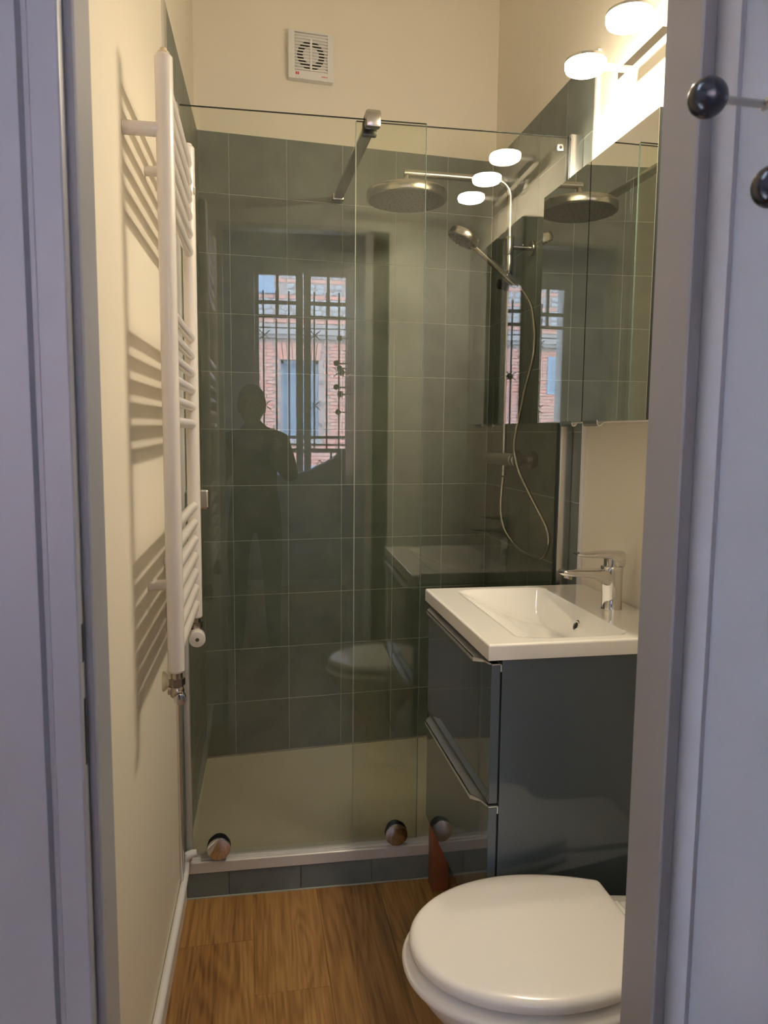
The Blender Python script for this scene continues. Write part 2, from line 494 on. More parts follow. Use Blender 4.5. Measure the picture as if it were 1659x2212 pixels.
mb.box(0.522, 0.62, 0.674, 0.6895, 0.0, 2.25)
j2 = mb.build('trim_3', 'trim_paint', smooth=0.4); j2['kind'] = 'structure'
MB().box(0.4598, 0.4718, 0.7285, 0.7302, 0.0, 2.15).build('rebate_shade_strip', 'rebate_shade', j2)  # same painted shadow strip on the right-hand rebate step
j3 = MB().box(-0.17, 0.49, 0.732, 0.80, 2.15, 2.17).box(-0.292, 0.47, 0.712, 0.7245, 2.161, 2.25).build('trim_4', 'trim_paint'); j3['kind'] = 'structure'

# open door leaf, folded back towards the hall
dl = Vector((0.478, 0.702, 0)); de = Vector((0.443, 0.03, 0))
dd = (de - dl).normalized(); dn = Vector((-dd.y, dd.x, 0))          # dn points to +x side
if dn.x < 0: dn = -dn
door = root('door_1', (dl.x, dl.y, 0), kind='structure')
def door_box(mb, s0, s1, n0, n1, z0, z1, bev=0.0):
    m = Matrix.Translation(dl) @ Matrix(((dd.x, dn.x, 0, 0), (dd.y, dn.y, 0, 0), (0, 0, 1, 0), (0, 0, 0, 1)))
    return mb.box(s0, s1, n0, n1, z0, z1, bev=bev, mat=m)
L = (de - dl).length
door_box(MB(), 0, L, 0, 0.038, 0.01, 2.14, 0.002).build('leaf', 'trim_paint', door)
h = MB()
for z in (0.35, 1.85):
    h.cyl((0.482, 0.7035, z), (0.482, 0.7035, z + 0.08), 0.006, 12)
h.build('hinge', 'alu', door)
dh = MB()
p0 = dl + dd * (L - 0.06)
dh.cyl(p0 + Vector((0, 0, 1.02)), p0 - dn * 0.035 + Vector((0, 0, 1.02)), 0.008, 12)
dh.tube([p0 - dn * 0.035 + Vector((0, 0, 1.02)), p0 - dn * 0.038 - dd * 0.11 + Vector((0, 0, 1.02))], 0.008, 12)
dh.build('handle', 'alu', door)

# over-door hook rack with black balls
rack = root('coat_hook_rack', (0.43, 0.52, 1.39), label='metal coat hook rack with black ball ends hanging on the open door', cat='hook rack')
fr = MB()
def bar(mb, p, q, w0=0.007):
    return mb.tube([p, q], w0, 8)
for y in (0.452, 0.34):
    st = MB().box(0.4235, 0.4275, y - 0.008, y + 0.008, 1.385, 1.79)
    st.box(0.4240, 0.449, y - 0.0079, y + 0.0079, 1.7862, 1.7899)
    st.build('strap', 'alu', rack)
for z, ye in ((1.40, 0.46), (1.4845, 0.50), (1.578, 0.585), (1.748, 0.46)):
    bar(MB(), (0.4255, ye, z), (0.4255, 0.335, z), 0.0045).build('cross_bar', 'alu', rack)
balls = [(0.371, 0.580, 1.578, 0.0158), (0.374, 0.498, 1.483, 0.0150), (0.374, 0.45, 1.748, 0.0135), (0.360, 0.43, 1.633, 0.0135), (0.378, 0.40, 1.612, 0.0135),
         (0.360, 0.43, 1.520, 0.0135), (0.370, 0.42, 1.40, 0.0135)]
for (x, y, z, r) in balls:
    h = bar(MB(), (x, y, z), (0.4265, y, z - 0.001), 0.0034)
    h.build('hook_rod', 'alu', rack)
    prof = [(0.0005, -r)] + [(r * math.sin(a), -r * math.cos(a)) for a in (math.pi * k / 14 for k in range(1, 14))] + [(0.0005, r)]
    MB().lathe(prof, (x, y, z), 24).build('ball', 'black', rack)

# ------------------------------------------------------------------ towel radiator on the left wall
RN = Vector((-0.139, 1.404, 0)); RF = Vector((-0.1315, 1.822, 0))
rr = root('towel_radiator', (-0.139, 1.6, 0.84), label='white ladder towel radiator with three groups of rungs on the left wall', cat='radiator')
Z0, Z1 = 0.850, 1.950
for P in (RN, RF):
    prof = [(0.004, 0), (0.0125, 0.001), (0.0155, 0.005), (0.0155, Z1 - Z0 - 0.005), (0.0125, Z1 - Z0 - 0.001), (0.004, Z1 - Z0)]
    MB().lathe(prof, (P.x, P.y, Z0), 24).build('upright_tube', 'enamel', rr)
def rung_x(y): return RN.x + (RF.x - RN.x) * (y - RN.y) / (RF.y - RN.y)
for zs in ([1.907, 1.868, 1.829, 1.790, 1.751, 1.712], [1.518, 1.478, 1.438, 1.399, 1.360, 1.320], [1.125, 1.085, 1.045, 1.005, 0.965, 0.926, 0.886]):
    for z in zs:
        MB().tube([(rung_x(1.404), 1.404, z), (rung_x(1.822), 1.822, z)], 0.0105, 16).build('rung', 'enamel', rr)
for (y, z, rb) in ((1.404, 1.825, 0.012), (1.636, 1.829, 0.010), (1.556, 0.988, 0.011), (1.780, 1.0, 0.010)):
    xw = lx(y)
    MB().cyl((xw, y, z), (rung_x(y), y, z), rb, 20, bev=0.001).build('wall_bracket', 'enamel', rr)
cap = MB().lathe([(0.0095, 0), (0.011, 0.001), (0.010, 0.004), (0.006, 0.006), (0.0055, 0.010), (0.003, 0.012), (0.0005, 0.012)], (RN.x, RN.y, Z1 - 0.0005), 16)
tag(cap.build('vent_cap', simple('ivory_vent_cap', (0.62, 0.52, 0.34), 0.5), rr), 'ivory vent cap on the near upright')
MB().lathe([(0.010, 0), (0.010, 0.004), (0.005, 0.006), (0.0005, 0.006)], (RF.x, RF.y, Z1 - 0.0005), 16).build('vent_cap', 'enamel', rr)
MB().cyl((RF.x + 0.012, 1.80, 1.845), (RF.x + 0.0175, 1.80, 1.845), 0.008, 16).build('rating_badge', 'enamel', rr)
MB().box(RN.x - 0.0158, RN.x - 0.0145, RN.y - 0.002, RN.y + 0.004, 0.93, 0.985).build('rating_label', 'dark', rr)

def valve(P, thermo):
    v = MB()
    z = Z0
    v.cyl((P.x, P.y, z), (P.x, P.y, z - 0.012), 0.011, 16)
    hexp = [(P.x + 0.0158 * math.cos(a), P.y + 0.0158 * math.sin(a)) for a in (math.pi / 3 * k + 0.2 for k in range(6))]
    v.prism(hexp, lambda a, b: (a, b, z - 0.024), lambda a, b: (a, b, z - 0.011))
    v.lathe([(0.008, -0.0), (0.012, -0.004), (0.014, -0.012), (0.012, -0.022), (0.006, -0.027), (0.001, -0.028)], (P.x, P.y, z - 0.023), 20)
    xe = lx(P.y) if thermo else P.x - 0.016
    v.cyl((P.x, P.y, z - 0.033), (xe, P.y, z - 0.033), 0.009, 16)
    nm = v.build('radiator_valve', 'bronze_chrome', rr)
    MB().lathe([(0.001, 0), (0.019, 0), (0.018, 0.004), (0.012, 0.010), (0.011, 0.018), (0.001, 0.018)], (lx(P.y) if thermo else P.x - 0.026, P.y + (0 if thermo else 0.006), z - (0.030 if thermo else 0.018)), 20, axis='X').build('escutcheon', simple('cream_escutcheon', (0.66, 0.58, 0.40), 0.4), nm)
    if thermo:
        d = Vector((0.1, -1, -0.05)).normalized()
        c = Vector((P.x + 0.002, P.y - 0.012, z - 0.042))
        MB().cyl(c, c + d * 0.03, 0.0195, 20, bev=0.002).build('valve_knob', 'enamel', nm)
        MB().cyl(c + d * 0.0298, c + d * 0.0312, 0.0045, 12).build('knob_screw', 'bronze_chrome', nm)
    else:
        d = Vector((0.12, -1, -0.05)).normalized()
        c = Vector((P.x + 0.006, P.y - 0.008, z - 0.043))
        MB().cyl(c, c + d * 0.02, 0.0112, 20, bev=0.0015).build('valve_cap', 'chrome', nm)
valve(RN, False); valve(RF, True)

# ------------------------------------------------------------------ shower screen (fixed) and sliding door
scr = root('shower_screen', ROOT_G, A_G, label='fixed clear glass shower panel beside the right wall behind the vanity', cat='shower screen')
TOP = 2.119
def lb(name, mat, par, *a, bev=0.0, smooth=0.6):
    return MB().box(*a, bev=bev).build(name, mat, par, local=True, smooth=smooth)
lb('glass_pane', 'glass', scr, 0.470, 1.060, 0.030, 0.036, 0.1135, TOP, smooth=0)
MB().box(0.4682, 0.4704, 0.0298, 0.0362, 0.1138, TOP).build('glass_edge', 'glass_edge_pale', scr, local=True)
MB().box(0.470, 1.066, 0.0298, 0.0362, TOP - 0.0002, TOP + 0.0010).build('glass_edge', 'glass_edge', scr, local=True)
# bottom rail: front lip, upper track
sr = root('shower_rail', ROOT_G, A_G, label='pale aluminium shower door rail along the top of the tiled step', cat='rail')
sbr = root('support_bar', (0.32, 2.37, 2.12), label='grey steel support bar from the top of the glass to the back wall', cat='bar')
rl = MB()
prof = [(-0.004, 0.0765), (-0.004, 0.106), (-0.001, 0.1085), (0.008, 0.1090), (0.009, 0.1120), (0.012, 0.1130), (0.045, 0.1130), (0.047, 0.110), (0.047, 0.0765)]
rl.prism(prof, lambda a, b: (0.002, a, b), lambda a, b: (1.098, a, b))
rl.build('rail', 'alu_white', sr, local=True, smooth=0.4)
tag(lb('wall_profile', 'alu_white', sr, 0.001, 0.016, -0.002, 0.04, 0.1135, TOP, bev=0.001), 'narrow pale wall profile')
wp = MB().box(1.062, 1.098, 0.016, 0.050, 0.1135, TOP + 0.004, bev=0.0012)
wp.build('wall_profile', 'alu', scr, local=True)
MB().box(1.060, 1.0625, 0.024, 0.042, 0.117, TOP + 0.002).build('profile_seal', 'dark_edge', scr, local=True)
# little clip on the glass near the top of the wall profile
cl = MB().box(1.026, 1.044, 0.022, 0.030, TOP - 0.040, TOP - 0.022, bev=0.001)
c1 = cl.build('glass_clip', 'alu', scr, local=True)
MB().cyl((1.035, 0.0215, TOP - 0.031), (1.035, 0.0235, TOP - 0.031), 0.0045, 12).build('clip_screw', 'dark', c1, local=True)
# support bar to the back wall with clamp
cp = Vector((0.325, 2.012, 2.113)); bp_ = Vector((0.317, 2.7335, 2.127))
dvec = (bp_ - cp).normalized(); side = Vector((0, 0, 1)).cross(dvec).normalized(); up = dvec.cross(side)
def bar_box(mb, t0, t1, w, h, bev=0.0):
    m = Matrix.Translation(cp) @ Matrix(((side.x, dvec.x, up.x, 0), (side.y, dvec.y, up.y, 0), (side.z, dvec.z, up.z, 0), (0, 0, 0, 1)))
    return mb.box(-w / 2, w / 2, t0, t1, -h / 2, h / 2, bev=bev, mat=m)
LB = (bp_ - cp).length
bar_box(MB(), 0.025, LB - 0.004, 0.031, 0.014, 0.0015).build('bar', 'bar_metal', sbr)
bar_box(MB(), LB - 0.045, LB - 0.008, 0.040, 0.023, 0.003).build('wall_bracket', 'bar_metal', sbr)
ck = bar_box(MB(), -0.028, -0.0005, 0.041, 0.044, 0.007).build('glass_clamp', 'nickel', sbr)
bar_box(MB(), 0.0295, 0.045, 0.039, 0.040, 0.005).xf(Matrix.Translation((0, 0, -0.006))).build('clamp_back', 'black', sbr)
bar_box(MB(), -0.0005, 0.0285, 0.037, 0.010, 0.002).xf(Matrix.Translation((0, 0, 0.0155))).build('clamp_spacer', 'black', sbr)

sd = root('sliding_shower_door', (ROOT_G[0], ROOT_G[1], 0.11), A_G, label='clear glass sliding shower door on two round rollers in front of the fixed panel', cat='shower door')
W[sd] = Matrix.Translation((ROOT_G[0], ROOT_G[1], 0.11)) @ Matrix.Rotation(A_G, 4, 'Z')
G0 = -0.11
def sb(mb, name, mat, smooth=0.6, par=None):
    return mb.xf(Matrix.Translation((0, 0, G0))).build(name, mat, par or sd, local=True, smooth=smooth)
sb(MB().box(0.020, 0.656, 0.014, 0.020, 0.120, TOP), 'glass_pane', 'glass', 0)
sb(MB().box(0.6556, 0.6568, 0.0138, 0.0202, 0.120, TOP), 'glass_edge', 'glass_edge_green')
sb(MB().box(0.020, 0.656, 0.0138, 0.0202, TOP - 0.0002, TOP + 0.0010), 'glass_edge', 'glass_edge')
for u, z in ((0.090, 0.1475), (0.593, 0.1475)):
    k = sb(MB().cyl((u, 0.0135, z), (u, -0.0035, z), 0.0325, 32, bev=0.002), 'roller', 'black')
    sb(MB().cyl((u, -0.0036, z - 0.001), (u, -0.012, z - 0.001), 0.0320, 32, bev=0.002), 'roller_cap', 'chrome', par=k)
    sb(MB().cyl((u, 0.0202, z), (u, 0.028, z), 0.026, 24), 'roller_back', 'black', par=k)
hp = sb(MB().box(0.018, 0.078, -0.006, 0.0138, 1.096, 1.150, bev=0.007, seg=3), 'handle', 'chrome')
sb(MB().box(0.024, 0.072, -0.0068, -0.0055, 1.102, 1.144, bev=0.0), 'handle_inset', 'nickel', par=hp)

# ------------------------------------------------------------------ shower column
CX, CY = 0.833, 2.36
sc = root('rain_shower', (XR, CY, 1.22), label='brushed steel shower column with round rain head behind the glass', cat='shower')
pts = [(CX, CY, 1.24), (CX, CY, 1.5), (CX, CY, 1.80), (CX, CY, 2.055)]
for k in range(1, 9):
    a = math.pi / 2 * k / 8
    pts.append((CX - 0.052 * (1 - math.cos(a)), CY, 2.055 + 0.052 * math.sin(a)))
pts += [(0.65, CY, 2.108), (0.484, CY, 2.109)]
MB().tube([(CX, CY, 1.23), (CX, CY, 1.80)], 0.0088, 18).build('lower_pipe', 'nickel', sc)
MB().tube(pts[2:], 0.0110, 20).build('arm_pipe', 'nickel', sc)
MB().cyl((CX, CY, 1.878), (CX, CY, 1.935), 0.0150, 22, bev=0.001).build('sleeve', 'nickel', sc)
s2 = MB().cyl((CX, CY, 1.826), (CX, CY, 1.874), 0.0140, 22, bev=0.001)
s2.cyl((CX, CY, 1.850), (CX, CY, 1.852), 0.0145, 22)
s2.build('sleeve', 'nickel', sc)
MB().cyl((CX + 0.01, CY, 1.903), (XR - 0.008, CY, 1.903), 0.0078, 16).build('wall_arm', 'nickel', sc)
MB().cyl((XR - 0.010, CY, 1.903), (XR, CY, 1.903), 0.0245, 28, bev=0.0015).build('wall_flange', 'nickel', sc)
MB().cyl((0.880, CY, 1.909), (0.880, CY, 1.914), 0.002, 8).build('set_screw', 'nickel', sc)
# rain head
hc = (0.493, CY, 2.036)
hd = MB().lathe([(0.002, 0.022), (0.035, 0.022), (0.119, 0.0175), (0.1245, 0.015), (0.126, 0.012), (0.126, -0.008), (0.1245, -0.011), (0.120, -0.012), (0.002, -0.012)], hc, 64)
rh = hd.build('rain_head', 'nickel', sc)
nz = MB().cyl((hc[0], hc[1], hc[2] - 0.0119), (hc[0], hc[1], hc[2] - 0.0128), 0.119, 48)
nz.build('nozzle_plate', 'nozzle', rh)
nb = MB()
for ring, nn in ((0.02, 6), (0.04, 12), (0.06, 18), (0.08, 24), (0.10, 30)):
    for k in range(nn):
        a = 2 * math.pi * k / nn
        x, y = hc[0] + ring * math.cos(a), hc[1] + ring * math.sin(a)
        nb.cyl((x, y, hc[2] - 0.0127), (x, y, hc[2] - 0.0145), 0.0016, 5)
tag(nb.build('nozzles', 'dark', rh), kind='stuff')
MB().lathe([(0.001, 0.0), (0.0135, 0.0), (0.0125, 0.012), (0.009, 0.026), (0.0078, 0.045), (0.001, 0.045)], (hc[0], hc[1], hc[2] + 0.021), 20).build('swivel_joint', 'nickel', sc)
# thermostatic valve along the wall
vb = MB().cyl((0.836, 2.262, 1.220), (0.836, 2.52, 1.220), 0.0225, 28, bev=0.003)
mv = vb.build('mixer_body', 'nickel', sc)
for y0 in (2.288, 2.438):
    n_ = MB().cyl((0.850, y0, 1.220), (0.893, y0, 1.220), 0.010, 16)
    hexp = [(0.0145 * math.cos(a), 0.0145 * math.sin(a)) for a in (math.pi / 3 * k for k in range(6))]
    n_.prism(hexp, lambda a, b: (0.868, y0 + a, 1.220 + b), lambda a, b: (0.884, y0 + a, 1.220 + b))
    n_.build('inlet_union', 'nickel', mv)
    MB().lathe([(0.001, 0), (0.027, 0), (0.029, 0.004), (0.029, 0.020), (0.001, 0.020)], (XR, y0, 1.220), 28, axis='X').xf(Matrix.Translation((XR, 0, 0)) @ Matrix.Scale(-1, 4, (1, 0, 0)) @ Matrix.Translation((-XR, 0, 0))).build('wall_flange', 'nickel', mv)
MB().cyl((0.836, 2.521, 1.220), (0.836, 2.545, 1.220), 0.018, 20, bev=0.003).build('control_knob', 'nickel', mv)
MB().cyl((0.836, 2.238, 1.220), (0.836, 2.2615, 1.220), 0.0215, 24, bev=0.003).build('control_knob', 'nickel', mv)
MB().cyl((CX, CY, 1.200), (CX, CY, 1.165), 0.0095, 16).build('hose_outlet', 'nickel', mv)

# hand shower with hose
hs = root('hand_shower', (0.829, 2.335, 1.79), label='brushed steel hand shower with round head clipped on the column', cat='hand shower')
Hh = Vector((0.659, 2.285, 1.906)); Hb = Vector((0.842, 2.305, 1.772))
dirh = (Hb - Hh).normalized()
MB().tube([Hh + dirh * 0.034, Hh + dirh * 0.06, Hh + dirh * 0.13, Hh + dirh * 0.205, Hb], [0.0105, 0.0095, 0.0098, 0.0105, 0.009], 18).build('handle', 'nickel', hs)
axis = Vector((-0.45, 0.03, -0.89)).normalized()     # direction the water leaves
q = Vector((0, 0, -1)).rotation_difference(axis).to_matrix().to_4x4()
hm = Matrix.Translation(Hh) @ q
hd2 = MB().lathe([(0.001, 0.016), (0.036, 0.016), (0.046, 0.012), (0.049, 0.007), (0.050, -0.008), (0.048, -0.012), (0.001, -0.012)], (0, 0, 0), 40).xf(hm).build('head', 'nickel', hs)
nn = MB().cyl((0, 0, -0.0119), (0, 0, -0.0132), 0.0465, 32)
nn.xf(hm).build('spray_face', 'nozzle', hd2)
nb = MB()
for ring, cnt in ((0.012, 6), (0.024, 12), (0.036, 18), (0.043, 22)):
    for k in range(cnt):
        a = 2 * math.pi * k / cnt
        nb.cyl((ring * math.cos(a), ring * math.sin(a), -0.013), (ring * math.cos(a), ring * math.sin(a), -0.0162), 0.0013, 5)
tag(nb.xf(hm).build('nozzles', 'dark', hd2), kind='stuff')
# holder
ho = MB().cyl((CX, CY, 1.765), (CX, CY, 1.825), 0.0135, 20, bev=0.002)
ho.build('slider', 'black', sc)
g0 = Hb - dirh * 0.03
h2 = MB().lathe([(0.0116, -0.018), (0.0138, -0.018), (0.0138, 0.018), (0.0116, 0.018)], (0, 0, 0), 20, closed=True).xf(Matrix.Translation(g0) @ Vector((0, 0, 1)).rotation_difference(dirh).to_matrix().to_4x4())
cv = Vector((CX, CY, 1.79))
h2.tube([cv, g0 + (cv - g0).normalized() * 0.0175], 0.008, 12)
h2.build('holder_clip', 'nickel', sc)
MB().cyl((CX - 0.012, CY, 1.785), (CX - 0.034, CY - 0.004, 1.785), 0.016, 22, bev=0.002).build('slider_knob', 'black', sc)
hose = [(0.8326, 2.3595, 1.1575), (0.823, 2.345, 1.097), (0.818, 2.33, 1.046), (0.823, 2.31, 0.995), (0.837, 2.27, 0.955), (0.849, 2.2, 0.933),
        (0.868, 2.14, 0.923), (0.877, 2.1, 0.936), (0.882, 2.08, 0.975), (0.879, 2.085, 1.016), (0.868, 2.12, 1.061), (0.849, 2.16, 1.118),
        (0.831, 2.2, 1.179), (0.822, 2.22, 1.229), (0.816, 2.22, 1.27), (0.817, 2.21, 1.312), (0.823, 2.2, 1.357), (0.83, 2.17, 1.453),
        (0.838, 2.14, 1.526), (0.843, 2.14, 1.59), (0.848, 2.17, 1.648), (0.853, 2.21, 1.699), (0.8465, 2.285, 1.762), (0.842, 2.304, 1.773)]
def catmull(P, n=5):
    P = [Vector(p) for p in P]; out = []
    for i in range(len(P) - 1):
        a, b, c, d = P[max(i - 1, 0)], P[i], P[i + 1], P[min(i + 2, len(P) - 1)]
        for k in range(n):
            t = k / n
            out.append(0.5 * ((2 * b) + (c - a) * t + (2 * a - 5 * b + 4 * c - d) * t * t + (3 * b - a - 3 * c + d) * t ** 3))
    out.append(P[-1]); return out
MB().tube(catmull(hose), 0.0063, 14).build('hose', 'nickel', hs)

# ------------------------------------------------------------------ extractor fan on the back wall
fan = root('extractor_fan', (0.2225, 2.727, 2.592), A_B, label='square white extractor fan with louvred grille high on the back wall', cat='fan')
def fb(mb, name, mat, par=None, smooth=0.6):
    return mb.build(name, mat, par or fan, local=True, smooth=smooth)
FS = 0.0785
fb(MB().box(-FS, FS, -0.0085, 0.008, -FS, FS, bev=0.003), 'housing', 'plastic_white')
fb(MB().lathe([(0.0475, -0.0092), (0.0475, -0.0086), (0.0275, -0.0086), (0.0275, -0.0092)], (0, 0, 0.004), 40, axis='Y', closed=True), 'fan_opening', 'dark')
fb(MB().cyl((0, -0.0085, 0.004), (0, -0.0125, 0.004), 0.0280, 32), 'hub_cover', 'plastic_white')
fb(MB().box(-0.0035, 0.0035, -0.0175, -0.012, -0.050, 0.058), 'grille_spine', 'plastic_white')
for k in range(13):
    z = -0.050 + 0.0108 * (k - 0) * 1.0
    zz = -0.054 + k * 0.0101 + 0.006
    mb = MB()
    mb.ring_loft([[(-0.057, -0.0175, zz), (-0.057, -0.0163, zz + 0.0052), (-0.057, -0.0150, zz + 0.0052), (-0.057, -0.0160, zz)],
                  [(0.057, -0.0175, zz), (0.057, -0.0163, zz + 0.0052), (0.057, -0.0150, zz + 0.0052), (0.057, -0.0160, zz)]])
    fb(mb, 'louvre', 'plastic_white')
rim = MB()
for a in ((-0.0785, -0.057, -0.0785, 0.0785), (0.057, 0.0785, -0.0785, 0.0785), (-0.058, 0.058, 0.080 - 0.0005, 0.0785), (-0.058, 0.058, -0.0785, -0.050), (-0.058, 0.058, 0.077 - 0.004, 0.0785)):
    if a[2] >= a[3]: continue
    rim.box(a[0], a[1], -0.018, -0.008, a[2], a[3], bev=0.0015)
fb(rim, 'front_frame', 'plastic_white')
fb(MB().box(-0.054, -0.0425, -0.0186, -0.0178, -0.0655, -0.0575), 'red_emblem', 'red')
fb(MB().box(-0.0485, -0.0470, -0.0188, -0.0185, -0.0650, -0.0580), 'emblem_bar', 'plastic_white')
tx = MB()
for k in range(8):
    x = 0.037 + k * 0.0026
    tx.box(x, x + 0.0016, -0.0186, -0.0178, -0.0665, -0.0640 + (0.0012 if k in (0, 3) else 0))
fb(tx, 'red_lettering', 'red')

# ------------------------------------------------------------------ mirror cabinet
mc = root('mirror_cabinet', (XR, 1.66, 1.332), label='two door mirror cabinet on the right wall above the washbasin', cat='mirror cabinet')
XM = 0.780
MY0, MGAP, MY1, MZ0, MZ1 = 1.374, 1.665, 1.943, 1.334, 1.929
MB().box(XM + 0.0105, XR + 0.006, MY0, MY1, MZ0, MZ1, bev=0.001).build('body', 'plastic_white', mc)
for (a, b) in ((MY0 + 0.0005, MGAP - 0.0018), (MGAP + 0.0018, MY1 - 0.0005)):
    d_ = MB().box(XM + 0.0006, XM + 0.0095, a, b, MZ0, MZ1).build('door', 'dark_edge', mc)
    MB().box(XM, XM + 0.0005, a + 0.0003, b - 0.0003, MZ0 + 0.0003, MZ1 - 0.0003).build('mirror_glass', 'mirror', d_, smooth=0)
    MB().box(XM + 0.0096, XM + 0.0104, a - 0.0016 if a > MGAP else a + 0.01, b + 0.0016 if a < MGAP else b - 0.01, MZ0 + 0.002, MZ1 - 0.002).build('gap_shade_sheet', 'dark', d_)  # dark sheet painting the shade in the slit between the two doors
    y0, y1 = (1.678, 1.745) if a > MGAP else (1.545, 1.615)
    hb = MB()
    path = [(XM + 0.004, MZ0 - 0.001), (XM - 0.002, MZ0 - 0.002), (XM - 0.007, MZ0 - 0.0065), (XM - 0.012, MZ0 - 0.007), (XM - 0.0145, MZ0 - 0.004), (XM - 0.0150, MZ0 + 0.001),
            (XM - 0.0138, MZ0 + 0.001), (XM - 0.0133, MZ0 - 0.0032), (XM - 0.0115, MZ0 - 0.0055), (XM - 0.0075, MZ0 - 0.005), (XM - 0.002, MZ0 - 0.0005), (XM + 0.004, MZ0)]
    path = [(XM - 0.0004 + (p - XM) * 1.35, MZ0 - 0.0006 + (q - MZ0) * 1.6) for p, q in path]
    hb.prism(path, lambda p, q: (p, y0, q), lambda p, q: (p, y1, q))
    hb.build('handle', 'chrome', d_, smooth=0.5)

# ------------------------------------------------------------------ wall lamp with three ring heads
lp = root('wall_lamp', (XR, 1.525, 2.16), label='chrome bar wall lamp with three glowing round heads above the mirror cabinet', cat='lamp')
BX = 0.886
br = MB()
prof = [(-0.009, -0.014), (0.009, -0.014), (0.009, -0.007), (-0.002, 0.009), (-0.009, 0.009)]
br.prism(prof, lambda a, b: (BX + a, 1.745, 2.162 + b), lambda a, b: (BX + a, 1.300, 2.162 + b))
br.bevel_all(0.001, 1).build('bar', 'chrome', lp)
MB().lathe([(0.001, 0), (0.038, 0), (0.040, 0.003), (0.038, 0.014), (0.001, 0.016)], (0, 0, 0), 32, axis='X').xf(Matrix.Translation((XR + 0.009, 1.525, 2.165)) @ Matrix.Scale(-1, 4, (1, 0, 0))).build('wall_plate', 'chrome', lp)
MB().cyl((XR + 0.002, 1.525, 2.165), (BX, 1.525, 2.165), 0.010, 16).build('stem', 'chrome', lp)
for y in (1.730, 1.525, 1.320):
    c = (0.787, y, 2.166)
    hd_ = MB().lathe([(0.010, 0.0110), (0.030, 0.0130), (0.0460, 0.0118), (0.0482, 0.0100), (0.0482, 0.0046), (0.010, 0.0046)], c, 48, closed=True).build('lamp_head', 'chrome', lp)
    MB().lathe([(0.0075, 0.0044), (0.0472, 0.0044), (0.0476, 0.0020), (0.0478, -0.004), (0.0455, -0.0105), (0.041, -0.0130), (0.013, -0.0130), (0.0085, -0.010), (0.0075, -0.006)], c, 48, closed=True).build('diffuser', 'lamp', hd_)
    MB().cyl((0.8345, y, 2.1675), (0.8405, y, 2.1675), 0.0055, 14).build('swivel', 'chrome', hd_)
    MB().cyl((0.8405, y, 2.1675), (BX + 0.004, y, 2.1665), 0.0085, 18, bev=0.0008).build('arm', 'alu_white', hd_)

# ------------------------------------------------------------------ vanity unit
va = root('vanity_cabinet', (0.71, 1.655, 0.24), label='gloss grey blue vanity cabinet with two drawers under the washbasin', cat='cabinet')
VY0, VY1 = 1.386, 1.915
for (a, b) in ((VY0, VY0 + 0.016), (VY1 - 0.016, VY1)):
    MB().box(0.4985, XR, a, b, 0.240, 0.8515, bev=0.0008, seg=1).build('side_panel', 'cabinet', va)
MB().box(0.4985, XR, VY0 + 0.016, VY1 - 0.016, 0.240, 0.256).build('bottom_panel', 'cabinet', va)
MB().box(XR - 0.012, XR, VY0 + 0.016, VY1 - 0.016, 0.256, 0.79).build('back_panel', 'cabinet', va)
MB().box(0.500, 0.516, VY0 + 0.016, VY1 - 0.016, 0.256, 0.848).build('front_rail', 'cabinet', va)
for (z0, z1) in ((0.5470, 0.8400), (0.2400, 0.5390)):
    fr_ = MB().box(0.476, 0.4945, VY0 - 0.0005, VY1 + 0.001, z0, z1, bev=0.0008, seg=1).build('drawer_front', 'cabinet', va)
    MB().box(0.4948, 0.4985, VY0 + 0.006, VY1 - 0.006, z0, z1).build('drawer_box', 'dark', fr_)
    # edge pull: thin metal lip with slanted ends
    ya, yb = VY0 + 0.006, VY1 - 0.004
    out = [(ya, 0.4765), (ya + 0.028, 0.4700), (ya + 0.052, 0.4545), (yb - 0.055, 0.4545), (yb - 0.030, 0.4700), (yb, 0.4765)]
    poly_top = [(0.4935, ya)] + [(x, y) for y, x in out] + [(0.4935, yb)]
    lipm = MB()
    lipm.ring_loft([[(x, y, z1 + 0.0004) for x, y in poly_top], [(x, y, z1 + 0.0022) for x, y in poly_top]])
    lo = [(0.0035 + (0.4765 - x) * 0.30) for y, x in out]
    for (s0, s1), (l0, l1) in zip(zip(out[:-1], out[1:]), zip(lo[:-1], lo[1:])):
        a0, a1 = (s0[1], s0[0]), (s1[1], s1[0])
        lipm.ring_loft([[(a0[0] + dx, a0[1], z1 + 0.0022 - dz * l0 / 0.01) for dx, dz in ((0, 0), (0.0014, 0), (0.0014, 0.01), (0, 0.01))],
                        [(a1[0] + dx, a1[1], z1 + 0.0022 - dz * l1 / 0.01) for dx, dz in ((0, 0), (0.0014, 0), (0.0014, 0.01), (0, 0.01))]])
    lipm.box(0.4945, 0.4972, VY0 - 0.0012, VY0 + 0.0002, z1 - 0.014, z1 + 0.0022)
    lipm.box(0.476, 0.4972, VY0 - 0.0012, VY0 + 0.02, z1 + 0.0004, z1 + 0.0022)
    lipm.build('handle', 'handle_alu', fr_, smooth=0.5)

# wooden block by the shower step below the vanity
wb = MB().box(0.503, 0.549, 1.930, 1.985, 0.0, 0.2395, bev=0.0015).build('wooden_block', 'block')
tag(wb, 'red brown wooden block standing on the floor under the vanity by the step', 'wood block')

